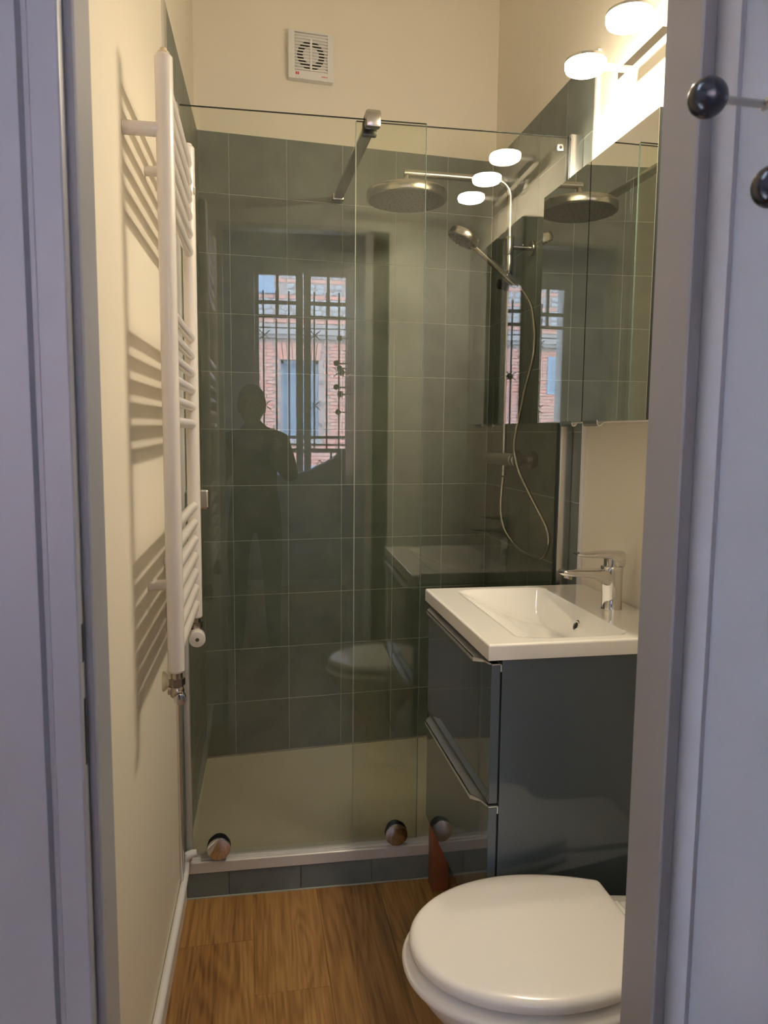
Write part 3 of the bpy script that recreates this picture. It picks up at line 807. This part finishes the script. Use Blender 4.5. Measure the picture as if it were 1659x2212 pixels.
# washbasin
ba = root('washbasin', (0.69, 1.65, 0.853), label='rectangular white ceramic washbasin on top of the grey vanity', cat='washbasin')
bx0, bx1, by0, by1, bz0, bz1 = 0.466, XR + 0.006, 1.377, 1.921, 0.8525, 0.885
def smin(a, b, k):
    h = max(k - abs(a - b), 0.0) / k
    return min(a, b) - h * h * k * 0.25
def basin_depth(x, y):
    d = 0.082
    d = smin(d, (x - 0.542) * 0.48, 0.045)
    d = smin(d, (0.786 - x) * 2.4, 0.014)
    d = smin(d, (y - 1.414) * 1.15, 0.040)
    d = smin(d, (1.889 - y) * 1.15, 0.040)
    return max(d, 0.0)
def edge_r(x, y):
    r = 0.0055
    e = min(x - bx0, y - by0, by1 - y)
    if e < r:
        return r - math.sqrt(max(r * r - (r - e) ** 2, 0))
    return 0.0
def axis_pts(a, b, n, extra):
    P = [a + (b - a) * k / n for k in range(n + 1)]
    return sorted(set(P + extra))
xs = axis_pts(bx0, bx1, 72, [bx0 + 0.0006, bx0 + 0.0015, bx0 + 0.003, bx0 + 0.0055])
ys = axis_pts(by0, by1, 84, [by0 + 0.0006, by0 + 0.0015, by0 + 0.003, by0 + 0.0055, by1 - 0.0006, by1 - 0.0015, by1 - 0.003, by1 - 0.0055])
mb = MB(); grid = []
for x in xs:
    grid.append([mb.bm.verts.new((x, y, bz1 - basin_depth(x, y) - edge_r(x, y))) for y in ys])
for i in range(len(xs) - 1):
    for j in range(len(ys) - 1):
        mb.bm.faces.new((grid[i][j], grid[i + 1][j], grid[i + 1][j + 1], grid[i][j + 1]))
loop = [grid[i][0] for i in range(len(xs))] + [grid[-1][j] for j in range(1, len(ys))] + [grid[i][-1] for i in range(len(xs) - 2, -1, -1)] + [grid[0][j] for j in range(len(ys) - 2, 0, -1)]
low = [mb.bm.verts.new((v.co.x, v.co.y, bz0)) for v in loop]
for k in range(len(loop)):
    k2 = (k + 1) % len(loop)
    mb.bm.faces.new((loop[k], loop[k2], low[k2], low[k]))
mb.build('basin', 'ceramic', ba, smooth=0.9)
# overflow ring on the slope below the tap, and drain
oc = Vector((0.771, 1.631, 0.846)); on = Vector((-2.4, 0, 1)).normalized()
qm = Matrix.Translation(oc) @ Vector((0, 0, 1)).rotation_difference(on).to_matrix().to_4x4()
ov = MB().lathe([(0.0075, 0.0), (0.0135, 0.0), (0.0140, 0.0015), (0.0110, 0.0032), (0.0080, 0.0022)], (0, 0, 0), 28, closed=True).xf(qm).build('overflow_ring', 'chrome', ba)
MB().cyl((0, 0, -0.001), (0, 0, 0.0012), 0.0078, 20).xf(qm).build('overflow_hole', 'dark', ov)
MB().lathe([(0.001, 0.004), (0.020, 0.0035), (0.030, 0.002), (0.031, 0.0), (0.001, 0.0)], (0.722, 1.65, bz1 - 0.0815), 32).build('drain', 'chrome', ba)

# faucet
fa = root('basin_faucet', (0.861, 1.635, 0.885), label='chrome single lever mixer tap on the washbasin deck', cat='faucet')
FY = 1.635
def ell(cx, cz, rx, ry, n=24, tilt=0.0, y=FY, sq=2.6):
    """ring in a plane containing y; tilt rotates in xz; rx along local in-plane axis"""
    out = []
    for k in range(n):
        a = 2 * math.pi * k / n
        ca, sa = math.cos(a), math.sin(a)
        u = abs(ca) ** (2 / sq) * (1 if ca >= 0 else -1) * rx
        v = abs(sa) ** (2 / sq) * (1 if sa >= 0 else -1) * ry
        out.append((cx + u * math.cos(tilt), y + v, cz + u * math.sin(tilt)))
    return out
bd = MB()
bd.ring_loft([ell(0.861, 0.885, 0.0255, 0.0255, sq=2), ell(0.861, 0.888, 0.0240, 0.0240, sq=2), ell(0.8605, 0.92, 0.0238, 0.0238, sq=2),
              ell(0.8595, 0.950, 0.0245, 0.0240, sq=2), ell(0.858, 0.968, 0.0262, 0.0242, sq=2.1), ell(0.858, 0.982, 0.0268, 0.0242, sq=2.2), ell(0.8585, 0.9885, 0.0262, 0.0240, sq=2.2), ell(0.859, 0.990, 0.024, 0.022, sq=2.2)])
bd.build('body', 'chrome', fa, smooth=1.0)
sp = MB()
secs = [(0.862, 0.962, 0.026, 0.0225), (0.845, 0.963, 0.024, 0.022), (0.832, 0.9655, 0.0185, 0.0215), (0.818, 0.969, 0.0135, 0.021), (0.800, 0.9725, 0.0105, 0.0205), (0.775, 0.9745, 0.0090, 0.0200),
        (0.752, 0.9755, 0.0082, 0.0200), (0.737, 0.9765, 0.0078, 0.0198), (0.7305, 0.9770, 0.0070, 0.0190), (0.7285, 0.9772, 0.005, 0.0175)]
sp.ring_loft([ell(x, z, hz, wy, tilt=math.pi / 2, sq=3.0) for (x, z, hz, wy) in secs])
sp.build('spout', 'chrome', fa, smooth=1.0)
MB().cyl((0.7455, FY, 0.969), (0.7435, FY, 0.9615), 0.0115, 20).build('aerator', 'nickel', fa)
MB().cyl((0.859, FY, 0.9895), (0.859, FY, 1.008), 0.0205, 28).build('cartridge_collar', 'chrome', fa)
lv = MB()
secs = [(0.8835, 1.006, 0.0195, 0.0195), (0.877, 1.006, 0.0205, 0.0225), (0.868, 1.0065, 0.0205, 0.0235), (0.861, 1.0085, 0.0185, 0.0235), (0.853, 1.0140, 0.0130, 0.0232), (0.844, 1.0175, 0.0095, 0.0225),
        (0.825, 1.0180, 0.0078, 0.0205), (0.800, 1.0175, 0.0066, 0.0185), (0.780, 1.0180, 0.0052, 0.0172), (0.768, 1.0195, 0.0036, 0.0160), (0.7625, 1.0205, 0.0018, 0.0140)]
lv.ring_loft([ell(x, z, hz, wy, tilt=math.pi / 2, sq=3.2) for (x, z, hz, wy) in secs])
lv.build('lever', 'chrome', fa, smooth=1.0)

# ------------------------------------------------------------------ toilet
to = root('toilet', (0.55, 1.18, 0.0), label='white toilet with closed lid in front of the grey vanity', cat='toilet')
TCY = 1.180
def egg(x_tip, x_wide, hw, x_back, hb, n=28, rc=0.012):
    """half outline from the tip (towards -x) to the back edge, then mirrored"""
    h = []
    for k in range(n + 1):
        a = math.pi / 2 * k / n
        h.append((x_wide - (x_wide - x_tip) * math.cos(a), hw * math.sin(a) ** 0.96 if a > 0 else 0.0))
    m = 14
    L_ = x_back - rc - x_wide
    for k in range(1, m + 1):
        s = k / m
        h.append((x_wide + L_ * s, hw - (hw - hb) * (s ** 1.9)))
    for k in range(1, 6):
        a = math.pi / 2 * k / 5
        h.append((x_back - rc + rc * math.sin(a), hb - rc + rc * math.cos(a) - 0.001))
    full = [(x, TCY + y) for x, y in h] + [(x, TCY - y) for x, y in reversed(h[1:])]
    return full
def egg_ring(z, inset, x_tip, x_wide, hw, x_back, hb, back_inset=None):
    bi = inset if back_inset is None else back_inset
    return [(x, y, z) for x, y in egg(x_tip + inset, x_wide, hw - inset, x_back - bi, hb - inset)]
LID = (0.270, 0.500, 0.1745, 0.688, 0.133)
lid = MB()
lid.ring_loft([egg_ring(0.3900, 0.010, *LID), egg_ring(0.3906, 0.004, *LID), egg_ring(0.3940, 0.0008, *LID), egg_ring(0.400, 0.0, *LID), egg_ring(0.4065, 0.0016, *LID), egg_ring(0.4120, 0.006, *LID),
               egg_ring(0.4142, 0.012, *LID), egg_ring(0.4152, 0.022, *LID), egg_ring(0.4160, 0.05, *LID), egg_ring(0.4165, 0.085, *LID)])
lid.build('lid', 'seat_white', to, smooth=1.0)
SEAT = (0.258, 0.500, 0.186, 0.690, 0.140)
st_ = MB()
st_.ring_loft([egg_ring(0.3600, 0.014, *SEAT), egg_ring(0.3604, 0.005, *SEAT), egg_ring(0.3640, 0.0008, *SEAT), egg_ring(0.3695, 0.0, *SEAT), egg_ring(0.3755, 0.003, *SEAT), egg_ring(0.3795, 0.009, *SEAT), egg_ring(0.3820, 0.018, *SEAT), egg_ring(0.3840, 0.030, *SEAT), egg_ring(0.3845, 0.06, *SEAT)])
st_.build('seat', 'seat_white', to, smooth=1.0)
bw = MB()
BO = (0.268, 0.500, 0.176, 0.905, 0.165)
def bowl_ring(z, tip, wide, hw, back, hb): return [(x, y, z) for x, y in egg(tip, wide, hw, back, hb, rc=0.03)]
bw.ring_loft([bowl_ring(0.0, 0.43, 0.58, 0.100, 0.86, 0.080), bowl_ring(0.03, 0.435, 0.58, 0.095, 0.86, 0.078), bowl_ring(0.12, 0.425, 0.57, 0.098, 0.87, 0.082), bowl_ring(0.20, 0.385, 0.55, 0.122, 0.885, 0.092),
              bowl_ring(0.27, 0.330, 0.52, 0.148, 0.895, 0.102), bowl_ring(0.32, 0.290, 0.505, 0.165, 0.902, 0.108), bowl_ring(0.345, 0.274, 0.50, 0.172, 0.905, 0.112), bowl_ring(0.355, 0.270, 0.50, 0.174, 0.905, 0.114), bowl_ring(0.3595, 0.276, 0.50, 0.168, 0.902, 0.110)])
bw.build('bowl', 'ceramic', to, smooth=1.0)
dk = MB().box(0.700, 0.905, TCY - 0.108, TCY + 0.108, 0.355, 0.374, bev=0.006, seg=3)
dk.build('back_deck', 'ceramic', to)
for s in (-1, 1):
    MB().cyl((0.7005, TCY + s * 0.060 - 0.02, 0.386), (0.6995, TCY + s * 0.060 + 0.02, 0.386), 0.0090, 16, bev=0.002).build('hinge', 'seat_white', to)

# ------------------------------------------------------------------ the hall behind the camera (seen in reflections)
HB = -2.2
fl2 = MB().box(-2.0, 2.4, HB - 0.3, 0.69, -0.05, 0.0).build('floor', 'oak'); fl2['kind'] = 'structure'
cl2 = MB().box(-2.0, 2.4, HB - 0.3, 0.69, H, H + 0.08).build('ceiling', 'ceil'); cl2['kind'] = 'structure'
w_ = MB().box(-2.1, -2.0, HB - 0.3, 0.80, -0.05, H).build('wall_west', 'hall'); w_['kind'] = 'structure'
w_ = MB().box(2.4, 2.5, HB - 0.3, 0.80, -0.05, H).build('wall_east', 'hall'); w_['kind'] = 'structure'
WX0, WX1, WZ0, WZ1 = -0.125, 0.715, 0.55, 2.635
ww = MB()
WDX, WDR = -1.30, -1.13
ww.box(-2.0, WX0 + WDX, HB - 0.3, HB, -0.05, H).box(WX1 + WDR, WX0, HB - 0.3, HB, -0.05, H).box(WX1, 2.4, HB - 0.3, HB, -0.05, H)
for d_, e_ in ((0.0, 0.0), (WDX, WDR)):
    ww.box(WX0 + d_, WX1 + e_, HB - 0.3, HB, -0.05, WZ0).box(WX0 + d_, WX1 + e_, HB - 0.3, HB, WZ1, H)
w_ = ww.build('wall_south', 'hall'); w_['kind'] = 'structure'
def hall_window(wname, DX, DR=None):
    DR = DX if DR is None else DR
    WX0, WX1 = -0.125 + DX, 0.715 + DR
    win = root(wname, ((WX0 + WX1) / 2, HB - 0.05, WZ0), kind='structure')
    fr_ = MB()
    yb0, yb1 = HB - 0.075, HB - 0.035
    for (a, b, c, d) in ((WX0, WX1, WZ0, WZ0 + 0.04), (WX0, WX1, WZ1 - 0.03, WZ1), (WX0, WX0 + 0.025, WZ0, WZ1), (WX1 - 0.025, WX1, WZ0, WZ1)):
        fr_.box(a, b, yb0 - 0.01, yb1 + 0.01, c, d)
    if DR != DX: fr_.box(0.295 + DX, 0.305 + DR, yb0, yb1, WZ0, WZ1)
    fr_.build('frame', 'white_paint', win)
    for (a, b) in ((-0.098, 0.297), (0.303, 0.690)):
        sa = MB()
        ga, gb = a + 0.035, b - 0.058
        if a > 0.2: ga, gb = a + 0.058, b - 0.040
        sh = DR if a > 0.2 else DX
        a, b, ga, gb = a + sh, b + sh, ga + sh, gb + sh
        zt = 2.575
        for (p, q_, r_, s_) in ((a, ga, WZ0 + 0.042, WZ1 - 0.032), (gb, b, WZ0 + 0.042, WZ1 - 0.032), (ga, gb, WZ0 + 0.042, WZ0 + 0.13), (ga, gb, zt, WZ1 - 0.032)):
            sa.box(p, q_, yb0, yb1, r_, s_)
        so = sa.build('sash', 'white_paint', win)
        mid = (ga + gb) / 2
        for (z0, z1) in ((2.342, 2.372), (2.232, 2.258)):
            MB().box(ga, gb, yb0 + 0.006, yb1 - 0.006, z0, z1).build('glazing_bar', 'white_paint', so)
        MB().box(mid - 0.012, mid + 0.012, yb0 + 0.006, yb1 - 0.006, 2.258, zt).build('glazing_bar', 'white_paint', so)
        MB().box(ga - 0.004, gb + 0.004, HB - 0.057, HB - 0.053, WZ0 + 0.126, zt + 0.004).build('pane', 'pane', so, smooth=0)
hall_window('window_1', 0.0)
hall_window('window_2', WDX, WDR)

# wrought iron grille outside the window
GY = -2.45
def grille(DX, lab):
    gr = root('window_grille', (0.3 + DX, -2.45, 1.14), label=lab, cat='grille')
    for x in (-0.03, 0.078, 0.185, 0.292, 0.400, 0.506, 0.612):
        MB().box(x + DX - 0.007, x + DX + 0.007, GY - 0.007, GY + 0.007, 1.14, 2.487).build('bar', 'iron', gr)
    for (z0, z1) in ((1.245, 1.268), (1.185, 1.200), (1.125, 1.160), (0.60, 0.63)):
        MB().box(-0.13 + DX, 0.72 + DX, GY - 0.012, GY + 0.012, z0, z1).build('rail', 'iron', gr)
    for (x, z) in ((-0.02, 2.12), (0.405, 2.125), (0.612, 1.818), (-0.02, 1.53), (0.405, 1.53)):
        ro = MB()
        for a in (rad(40), rad(-40)):
            dx, dz = 0.06 * math.cos(a), 0.06 * math.sin(a)
            ro.tube([(x + DX - dx, GY + 0.01, z - dz), (x + DX + dx, GY + 0.01, z + dz)], 0.0045, 6)
        ro.build('star_rosette', 'iron', gr)
    for cx in (0.13, 0.44):
        scp = [(cx - 0.05, 0.66), (cx + 0.01, 0.80), (cx - 0.05, 0.95), (cx + 0.005, 1.06), (cx + 0.075, 0.98), (cx + 0.02, 0.91), (cx - 0.012, 0.96), (cx + 0.012, 1.0), (cx + 0.035, 0.975)]
        MB().tube([(x + DX, GY, z) for x, z in scp], 0.0065, 8).build('scroll', 'iron', gr)
    for x in (0.545, 0.60):
        MB().box(x + DX - 0.008, x + DX + 0.008, GY - 0.008, GY + 0.008, 0.62, 1.13).build('bar', 'iron', gr)
grille(0.0, 'black wrought iron grille with star rosettes outside the window seen in the sliding shower door')
grille(-1.215, 'black wrought iron grille with star rosettes outside the window seen in the mirror cabinet')

# street and the building across it
gd = MB().box(-40, 40, -60, HB - 0.3, -1.3, -1.2).build('ground', 'pavement'); gd['kind'] = 'structure'
FYY = -11.0
bu = root('street_building', (0.5, FYY, -1.2), label='pink brick and cobble building across the street behind the hall window', cat='building')
mb = MB()
WA, WB, WC, WD = 0.175, 0.915, 1.15, 2.722
mb.box(-9, WA, FYY - 0.4, FYY - 0.02, -1.2, 9.5).box(WB, 9, FYY - 0.4, FYY - 0.02, -1.2, 9.5).box(WA, WB, FYY - 0.4, FYY - 0.02, WD, 9.5).box(WA, WB, FYY - 0.4, FYY - 0.02, -1.2, WC)
mb.build('wall', 'mortar', bu)
br_ = MB()
def course(z, x0, x1, h=0.055, ln=0.25, off=0.0):
    x = x0 - off
    while x < x1:
        a, b = max(x, x0), min(x + ln - 0.012 + random.uniform(-0.01, 0.01), x1)
        if b - a > 0.03 and not (z > WC - 0.02 and z < WD + 0.35 and a < WB + 0.01 and b > WA - 0.01):
            br_.box(a, b, FYY - 0.03, FYY + random.uniform(-0.006, 0.006), z, z + h)
        x += ln
z = -0.2; k = 0
while z < 3.05:
    course(z, -6.6, 2.7, off=0.125 * (k % 2)); z += 0.068; k += 1
for z in (3.44, 3.505, 3.91, 4.22):
    course(z, -6.6, 2.7, off=0.1)
tag(br_.build('bricks', 'brick', bu, smooth=0), kind='stuff')
ar = MB()
for k in range(9):
    x = WA - 0.04 + k * (WB - WA + 0.08) / 9
    wdt = (WB - WA + 0.08) / 9 - 0.012
    f_ = (k - 4) * 0.010
    ar.ring_loft([[(x, FYY - 0.02, WD), (x + wdt, FYY - 0.02, WD), (x + wdt + f_, FYY - 0.02, WD + 0.33), (x + f_, FYY - 0.02, WD + 0.33)],
                  [(x, FYY + 0.008, WD), (x + wdt, FYY + 0.008, WD), (x + wdt + f_, FYY + 0.008, WD + 0.33), (x + f_, FYY + 0.008, WD + 0.33)]])
ar.build('brick_lintel', 'brick', bu, smooth=0)
MB().box(-9, 9, FYY - 0.02, FYY + 0.16, 3.20, 3.30).box(-9, 9, FYY - 0.02, FYY + 0.10, 3.13, 3.20).box(-9, 9, FYY - 0.02, FYY + 0.07, 3.34, 3.40).build('cornice', 'stone', bu)
# cobbles
rest = MB()
proto = []
for v in range(6):
    mb = MB(); n1, n2 = 8, 4
    wv, hv = random.uniform(0.085, 0.11), random.uniform(0.046, 0.056)
    rings = []
    for i in range(n2):
        t_ = i / (n2 - 1); s = math.cos(t_ * math.pi / 2 * 0.93)
        rings.append([(wv * s * math.cos(2 * math.pi * k / n1) * (1 + 0.12 * math.sin(3 * k + v)), 0.05 * math.sin(t_ * math.pi / 2), hv * s * math.sin(2 * math.pi * k / n1)) for k in range(n1)])
    mb.ring_loft(rings)
    proto.append(mb.mesh('cobble', 'cobble', 0.9))
nc = 0
for (zc) in (3.63, 3.745, 3.855, 4.03, 4.14, 4.34, 4.455, 4.57):
    x = -0.9 + random.uniform(0, 0.1)
    while x < 2.3 and nc < 290:
        if not (x < 0.18 and zc > 4.0):
            o = link(random.choice(proto), 'cobble', bu, (x - 0.5, -0.015, zc + 1.2 + random.uniform(-0.01, 0.01)), (0, random.uniform(-0.3, 0.3), 0)); nc += 1
        x += random.uniform(0.175, 0.215)
for zc in (3.63, 3.745, 3.855, 4.03, 4.14, 4.34, 4.455, 4.57, 4.68):
    x = -6.5
    while x < -1.0:
        wv, hv = random.uniform(0.08, 0.10), random.uniform(0.045, 0.054)
        rest.ring_loft([[(x + wv * q_ * math.cos(2 * math.pi * k / 8), FYY - 0.015 + d_, zc + hv * q_ * math.sin(2 * math.pi * k / 8)) for k in range(8)] for q_, d_ in ((1.0, 0.0), (0.8, 0.035), (0.3, 0.05))])
        x += random.uniform(0.175, 0.21)
tag(rest.build('cobbles', 'cobble', bu, smooth=0.9), kind='stuff')
sw = MB().box(-5.60, -5.22, FYY - 0.02, FYY + 0.03, 2.15, 2.95).build('small_window', 'shutter', bu)
MB().box(-5.53, -5.29, FYY + 0.028, FYY + 0.034, 2.22, 2.88).build('pane', 'window_dark', sw)
f2 = MB()
for a in ((WA - 0.02, WA + 0.05, WC, WD), (WB - 0.05, WB + 0.02, WC, WD), (WA, WB, WD - 0.06, WD), (0.51, 0.58, WC, WD)):
    f2.box(a[0], a[1], FYY - 0.25, FYY - 0.18, a[2], a[3])
fo = f2.build('window_frame', 'shutter', bu)
MB().box(WA, WB, FYY - 0.24, FYY - 0.22, WC, WD).build('pane', 'window_dark', fo)
MB().box(WA - 0.08, WB + 0.08, FYY - 0.03, FYY + 0.06, WC - 0.10, WC).build('window_sill', 'stone', bu)
s3 = MB().box(-0.75, 0.05, FYY - 0.02, FYY + 0.03, 4.08, 5.3)
s3.box(-0.8, 0.12, FYY - 0.02, FYY + 0.09, 3.99, 4.07)
s3.build('upper_shutter', 'shutter', bu)
for k in range(3):
    for xx in (WA - 0.05, WB + 0.05):
        MB().box(xx - 0.025, xx + 0.025, FYY, FYY + 0.05, 1.42 + k * 0.42, 1.47 + k * 0.42).build('hinge', 'iron', bu)
MB().box(-0.1, 1.5, FYY - 0.02, FYY + 0.04, -1.2, 0.62).build('street_door', 'shutter', bu)

# armchair with a pale throw beside the window
ac = root('armchair', (0.62, -1.35, 0), label='high backed armchair under a pale grey throw beside the hall window', cat='armchair')
def sheet(mb, prof, y0, y1):
    return mb.prism(prof, lambda a, b: (a, y0, b), lambda a, b: (a, y1, b))
sheet(MB(), [(1.0, 0.42), (1.0, 1.30), (0.72, 1.24), (0.58, 1.17), (0.45, 1.085), (0.32, 1.02), (0.18, 0.985), (-0.05, 0.975), (-0.25, 0.96), (-0.25, 0.42)], -1.62, -1.44).bevel_all(0.02, 2).build('backrest', 'throw', ac)
MB().box(-0.22, 0.98, -1.44, -0.95, 0.30, 0.48, bev=0.04, seg=3).build('seat', 'throw', ac)
for s in (-0.28, 0.96):
    MB().box(s - 0.06, s + 0.06, -1.60, -0.95, 0.12, 0.62, bev=0.03, seg=3).build('armrest', 'throw', ac)
for (x, y) in ((-0.26, -1.58), (0.95, -1.58), (-0.26, -1.0), (0.95, -1.0)):
    MB().cyl((x, y, 0), (x, y, 0.13), 0.02, 12).build('leg', 'block', ac)

# ------------------------------------------------------------------ the photographer, seen in the glass
pe = root('person', (-0.06, -0.36, 0), label='person in dark clothes holding a phone up to take the picture', cat='person')
def skinned(name, verts, edges, radii, mat, sub=2, rootv=0):
    me = bpy.data.meshes.new(name); me.from_pydata(verts, edges, []); 
    o = bpy.data.objects.new(name, me); COL.objects.link(o)
    sk = o.modifiers.new('skin', 'SKIN'); sk.use_smooth_shade = True
    for i, r in enumerate(radii):
        d = me.skin_vertices[0].data[i]; d.radius = (r, r) if not isinstance(r, tuple) else r
        d.use_root = (i == rootv)
    sb_ = o.modifiers.new('sub', 'SUBSURF'); sb_.levels = sub; sb_.render_levels = sub
    bpy.context.view_layer.update()
    dg = bpy.context.evaluated_depsgraph_get()
    m2 = bpy.data.meshes.new_from_object(o.evaluated_get(dg))
    bpy.data.objects.remove(o)
    m2.materials.clear(); m2.materials.append(M[mat])
    for p in m2.polygons: p.use_smooth = True
    return m2
px, py = -0.055, -0.36
V = [(px, py, 0.82), (px, py, 0.98), (px, py + 0.005, 1.12), (px, py, 1.235), (px - 0.004, py + 0.005, 1.325), (px - 0.008, py + 0.02, 1.39),
     (px + 0.155, py, 1.245), (px + 0.215, py + 0.03, 1.03), (px + 0.115, py + 0.225, 1.165), (px + 0.085, py + 0.285, 1.225),
     (px - 0.155, py, 1.245), (px - 0.205, py + 0.04, 1.03), (px - 0.075, py + 0.225, 1.165), (px - 0.035, py + 0.285, 1.225),
     (px + 0.09, py, 0.78), (px + 0.10, py + 0.015, 0.43), (px + 0.105, py - 0.01, 0.09), (px + 0.115, py + 0.12, 0.035),
     (px - 0.09, py, 0.78), (px - 0.10, py + 0.015, 0.43), (px - 0.105, py - 0.01, 0.09), (px - 0.115, py + 0.12, 0.035)]
E_ = [(0, 1), (1, 2), (2, 3), (3, 4), (4, 5), (3, 6), (6, 7), (7, 8), (8, 9), (3, 10), (10, 11), (11, 12), (12, 13), (0, 14), (14, 15), (15, 16), (16, 17), (0, 18), (18, 19), (19, 20), (20, 21)]
Rr = [(0.15, 0.105), (0.135, 0.10), (0.145, 0.11), (0.125, 0.09), 0.052, 0.05, 0.062, 0.05, 0.036, 0.027, 0.062, 0.05, 0.036, 0.027, 0.085, 0.058, 0.042, 0.038, 0.085, 0.058, 0.042, 0.038]
bme = skinned('body', V, E_, Rr, 'cloth')
bo = bpy.data.objects.new('body', bme); COL.objects.link(bo); bo.parent = pe; bo.location = (-pe.location.x, -pe.location.y, 0); W[bo] = W[pe]
hx, hy, hz = px - 0.012, py + 0.03, 1.445
hmb = MB()
rings = []
for i in range(1, 18):
    a = math.pi * i / 18
    zz = math.cos(a)
    rx = 0.072 * math.sin(a) ** 0.85; ry = 0.092 * math.sin(a) ** 0.85
    if zz < 0: rx *= 1 - 0.18 * abs(zz); ry *= 1 - 0.05 * abs(zz)
    ring = []
    for k in range(24):
        b = 2 * math.pi * k / 24
        x, y = rx * math.cos(b), ry * math.sin(b)
        fwd = max(0, math.sin(b))
        if fwd > 0.94 and -0.35 < zz < 0.1: y += 0.016 * (1 - abs(zz + 0.12) / 0.25) if abs(zz + 0.12) < 0.25 else 0
        if 0.6 < fwd < 0.93 and 0.0 < zz < 0.2: y -= 0.007
        if fwd > 0.8 and -0.62 < zz < -0.45: y += 0.004
        ring.append((hx + x, hy + y, hz + 0.112 * zz))
    rings.append(ring)
hmb.ring_loft(rings).build('head', 'skin', pe, smooth=1.5)
hr = MB(); rings = []
for i in range(1, 12):
    a = math.pi * i / 18
    zz = math.cos(a); ring = []
    for k in range(24):
        b = 2 * math.pi * k / 24
        fr = max(0, math.sin(b))
        cut = 0.0 if zz > 0.45 else fr * 0.03
        ring.append((hx + 0.082 * math.sin(a) ** 0.8 * math.cos(b) * (1 - cut * 2), hy - 0.006 + (0.098 * math.sin(a) ** 0.8) * math.sin(b) - cut, hz + 0.122 * zz + 0.006))
    rings.append(ring)
hr.ring_loft(rings).build('hair', 'hair', pe, smooth=1.5)
for s in (-1, 1):
    MB().lathe([(0.001, -0.006), (0.011, -0.005), (0.013, 0), (0.011, 0.005), (0.001, 0.006)], (hx + s * 0.074, hy, hz - 0.008), 14, axis='X').build('ear', 'skin', pe)
    MB().lathe([(0.0005, -0.006), (0.008, -0.003), (0.0095, 0), (0.008, 0.003), (0.0005, 0.006)], (hx + s * 0.030, hy + 0.074, hz + 0.010), 12, axis='Y').build('eye', 'dark', pe)
nm_ = MB()
nm_.ring_loft([[(hx + a_ * wn, hy + yn + b_ * dn_, zn) for a_, b_ in ((-1, 0), (-0.55, 0.75), (0, 1), (0.55, 0.75), (1, 0), (0, -0.6))] for zn, wn, yn, dn_ in ((hz + 0.012, 0.006, 0.082, 0.006), (hz - 0.008, 0.009, 0.084, 0.013), (hz - 0.024, 0.014, 0.084, 0.019), (hz - 0.031, 0.013, 0.082, 0.014), (hz - 0.034, 0.008, 0.080, 0.006))])
nm_.build('nose', 'skin', pe, smooth=1.5)
lips = simple('lips', (0.22, 0.09, 0.07), 0.5)
MB().lathe([(0.0005, -0.022), (0.0035, -0.014), (0.0052, 0), (0.0035, 0.014), (0.0005, 0.022)], (hx, hy + 0.0765, hz - 0.058), 12, axis='X').build('mouth', lips, pe, smooth=1.5)
for s in (-1, 1):
    MB().tube([(hx + s * 0.016, hy + 0.083, hz + 0.027), (hx + s * 0.03, hy + 0.081, hz + 0.030), (hx + s * 0.044, hy + 0.070, hz + 0.025)], 0.003, 8).build('eyebrow', 'hair', pe)
# phone just behind the lens, gripped by both hands
PHX = 0.028
ph = MB().box(PHX - 0.036, PHX + 0.036, -0.0185, -0.0105, CAM_Z - 0.130, CAM_Z + 0.016, bev=0.003).build('phone', 'black')
tag(ph, 'thin black phone held upright in both hands of the person', 'phone')
for s, wx, wy, wz in ((1, px + 0.085, py + 0.285, 1.225), (-1, px - 0.035, py + 0.285, 1.225)):
    ex = PHX + s * 0.040
    vv = [(wx, wy, wz), (ex + s * 0.012, -0.048, 1.225), (ex + s * 0.012, -0.034, 1.235)]
    ed = [(0, 1), (1, 2)]; rd = [0.024, (0.028, 0.018), (0.026, 0.014)]
    for k, zf in enumerate((1.262, 1.242, 1.222, 1.204)):
        b0 = len(vv)
        ln = (0.9, 1.0, 0.95, 0.75)[k]
        vv += [(ex + s * 0.010, -0.024, zf), (ex + s * 0.004, -0.006, zf), (ex - s * 0.016 * ln, -0.0040, zf + 0.003)]
        ed += [(2, b0), (b0, b0 + 1), (b0 + 1, b0 + 2)]; rd += [0.0085, 0.0078, 0.0068]
    b0 = len(vv)
    vv += [(ex + s * 0.006, -0.036, 1.258), (ex - s * 0.012, -0.027, 1.272)]
    ed += [(1, b0), (b0, b0 + 1)]; rd += [0.010, 0.0085]
    hme = skinned('hand', vv, ed, rd, 'skin')
    ho_ = bpy.data.objects.new('hand', hme); COL.objects.link(ho_); ho_.parent = pe; ho_.location = (-pe.location.x, -pe.location.y, 0)
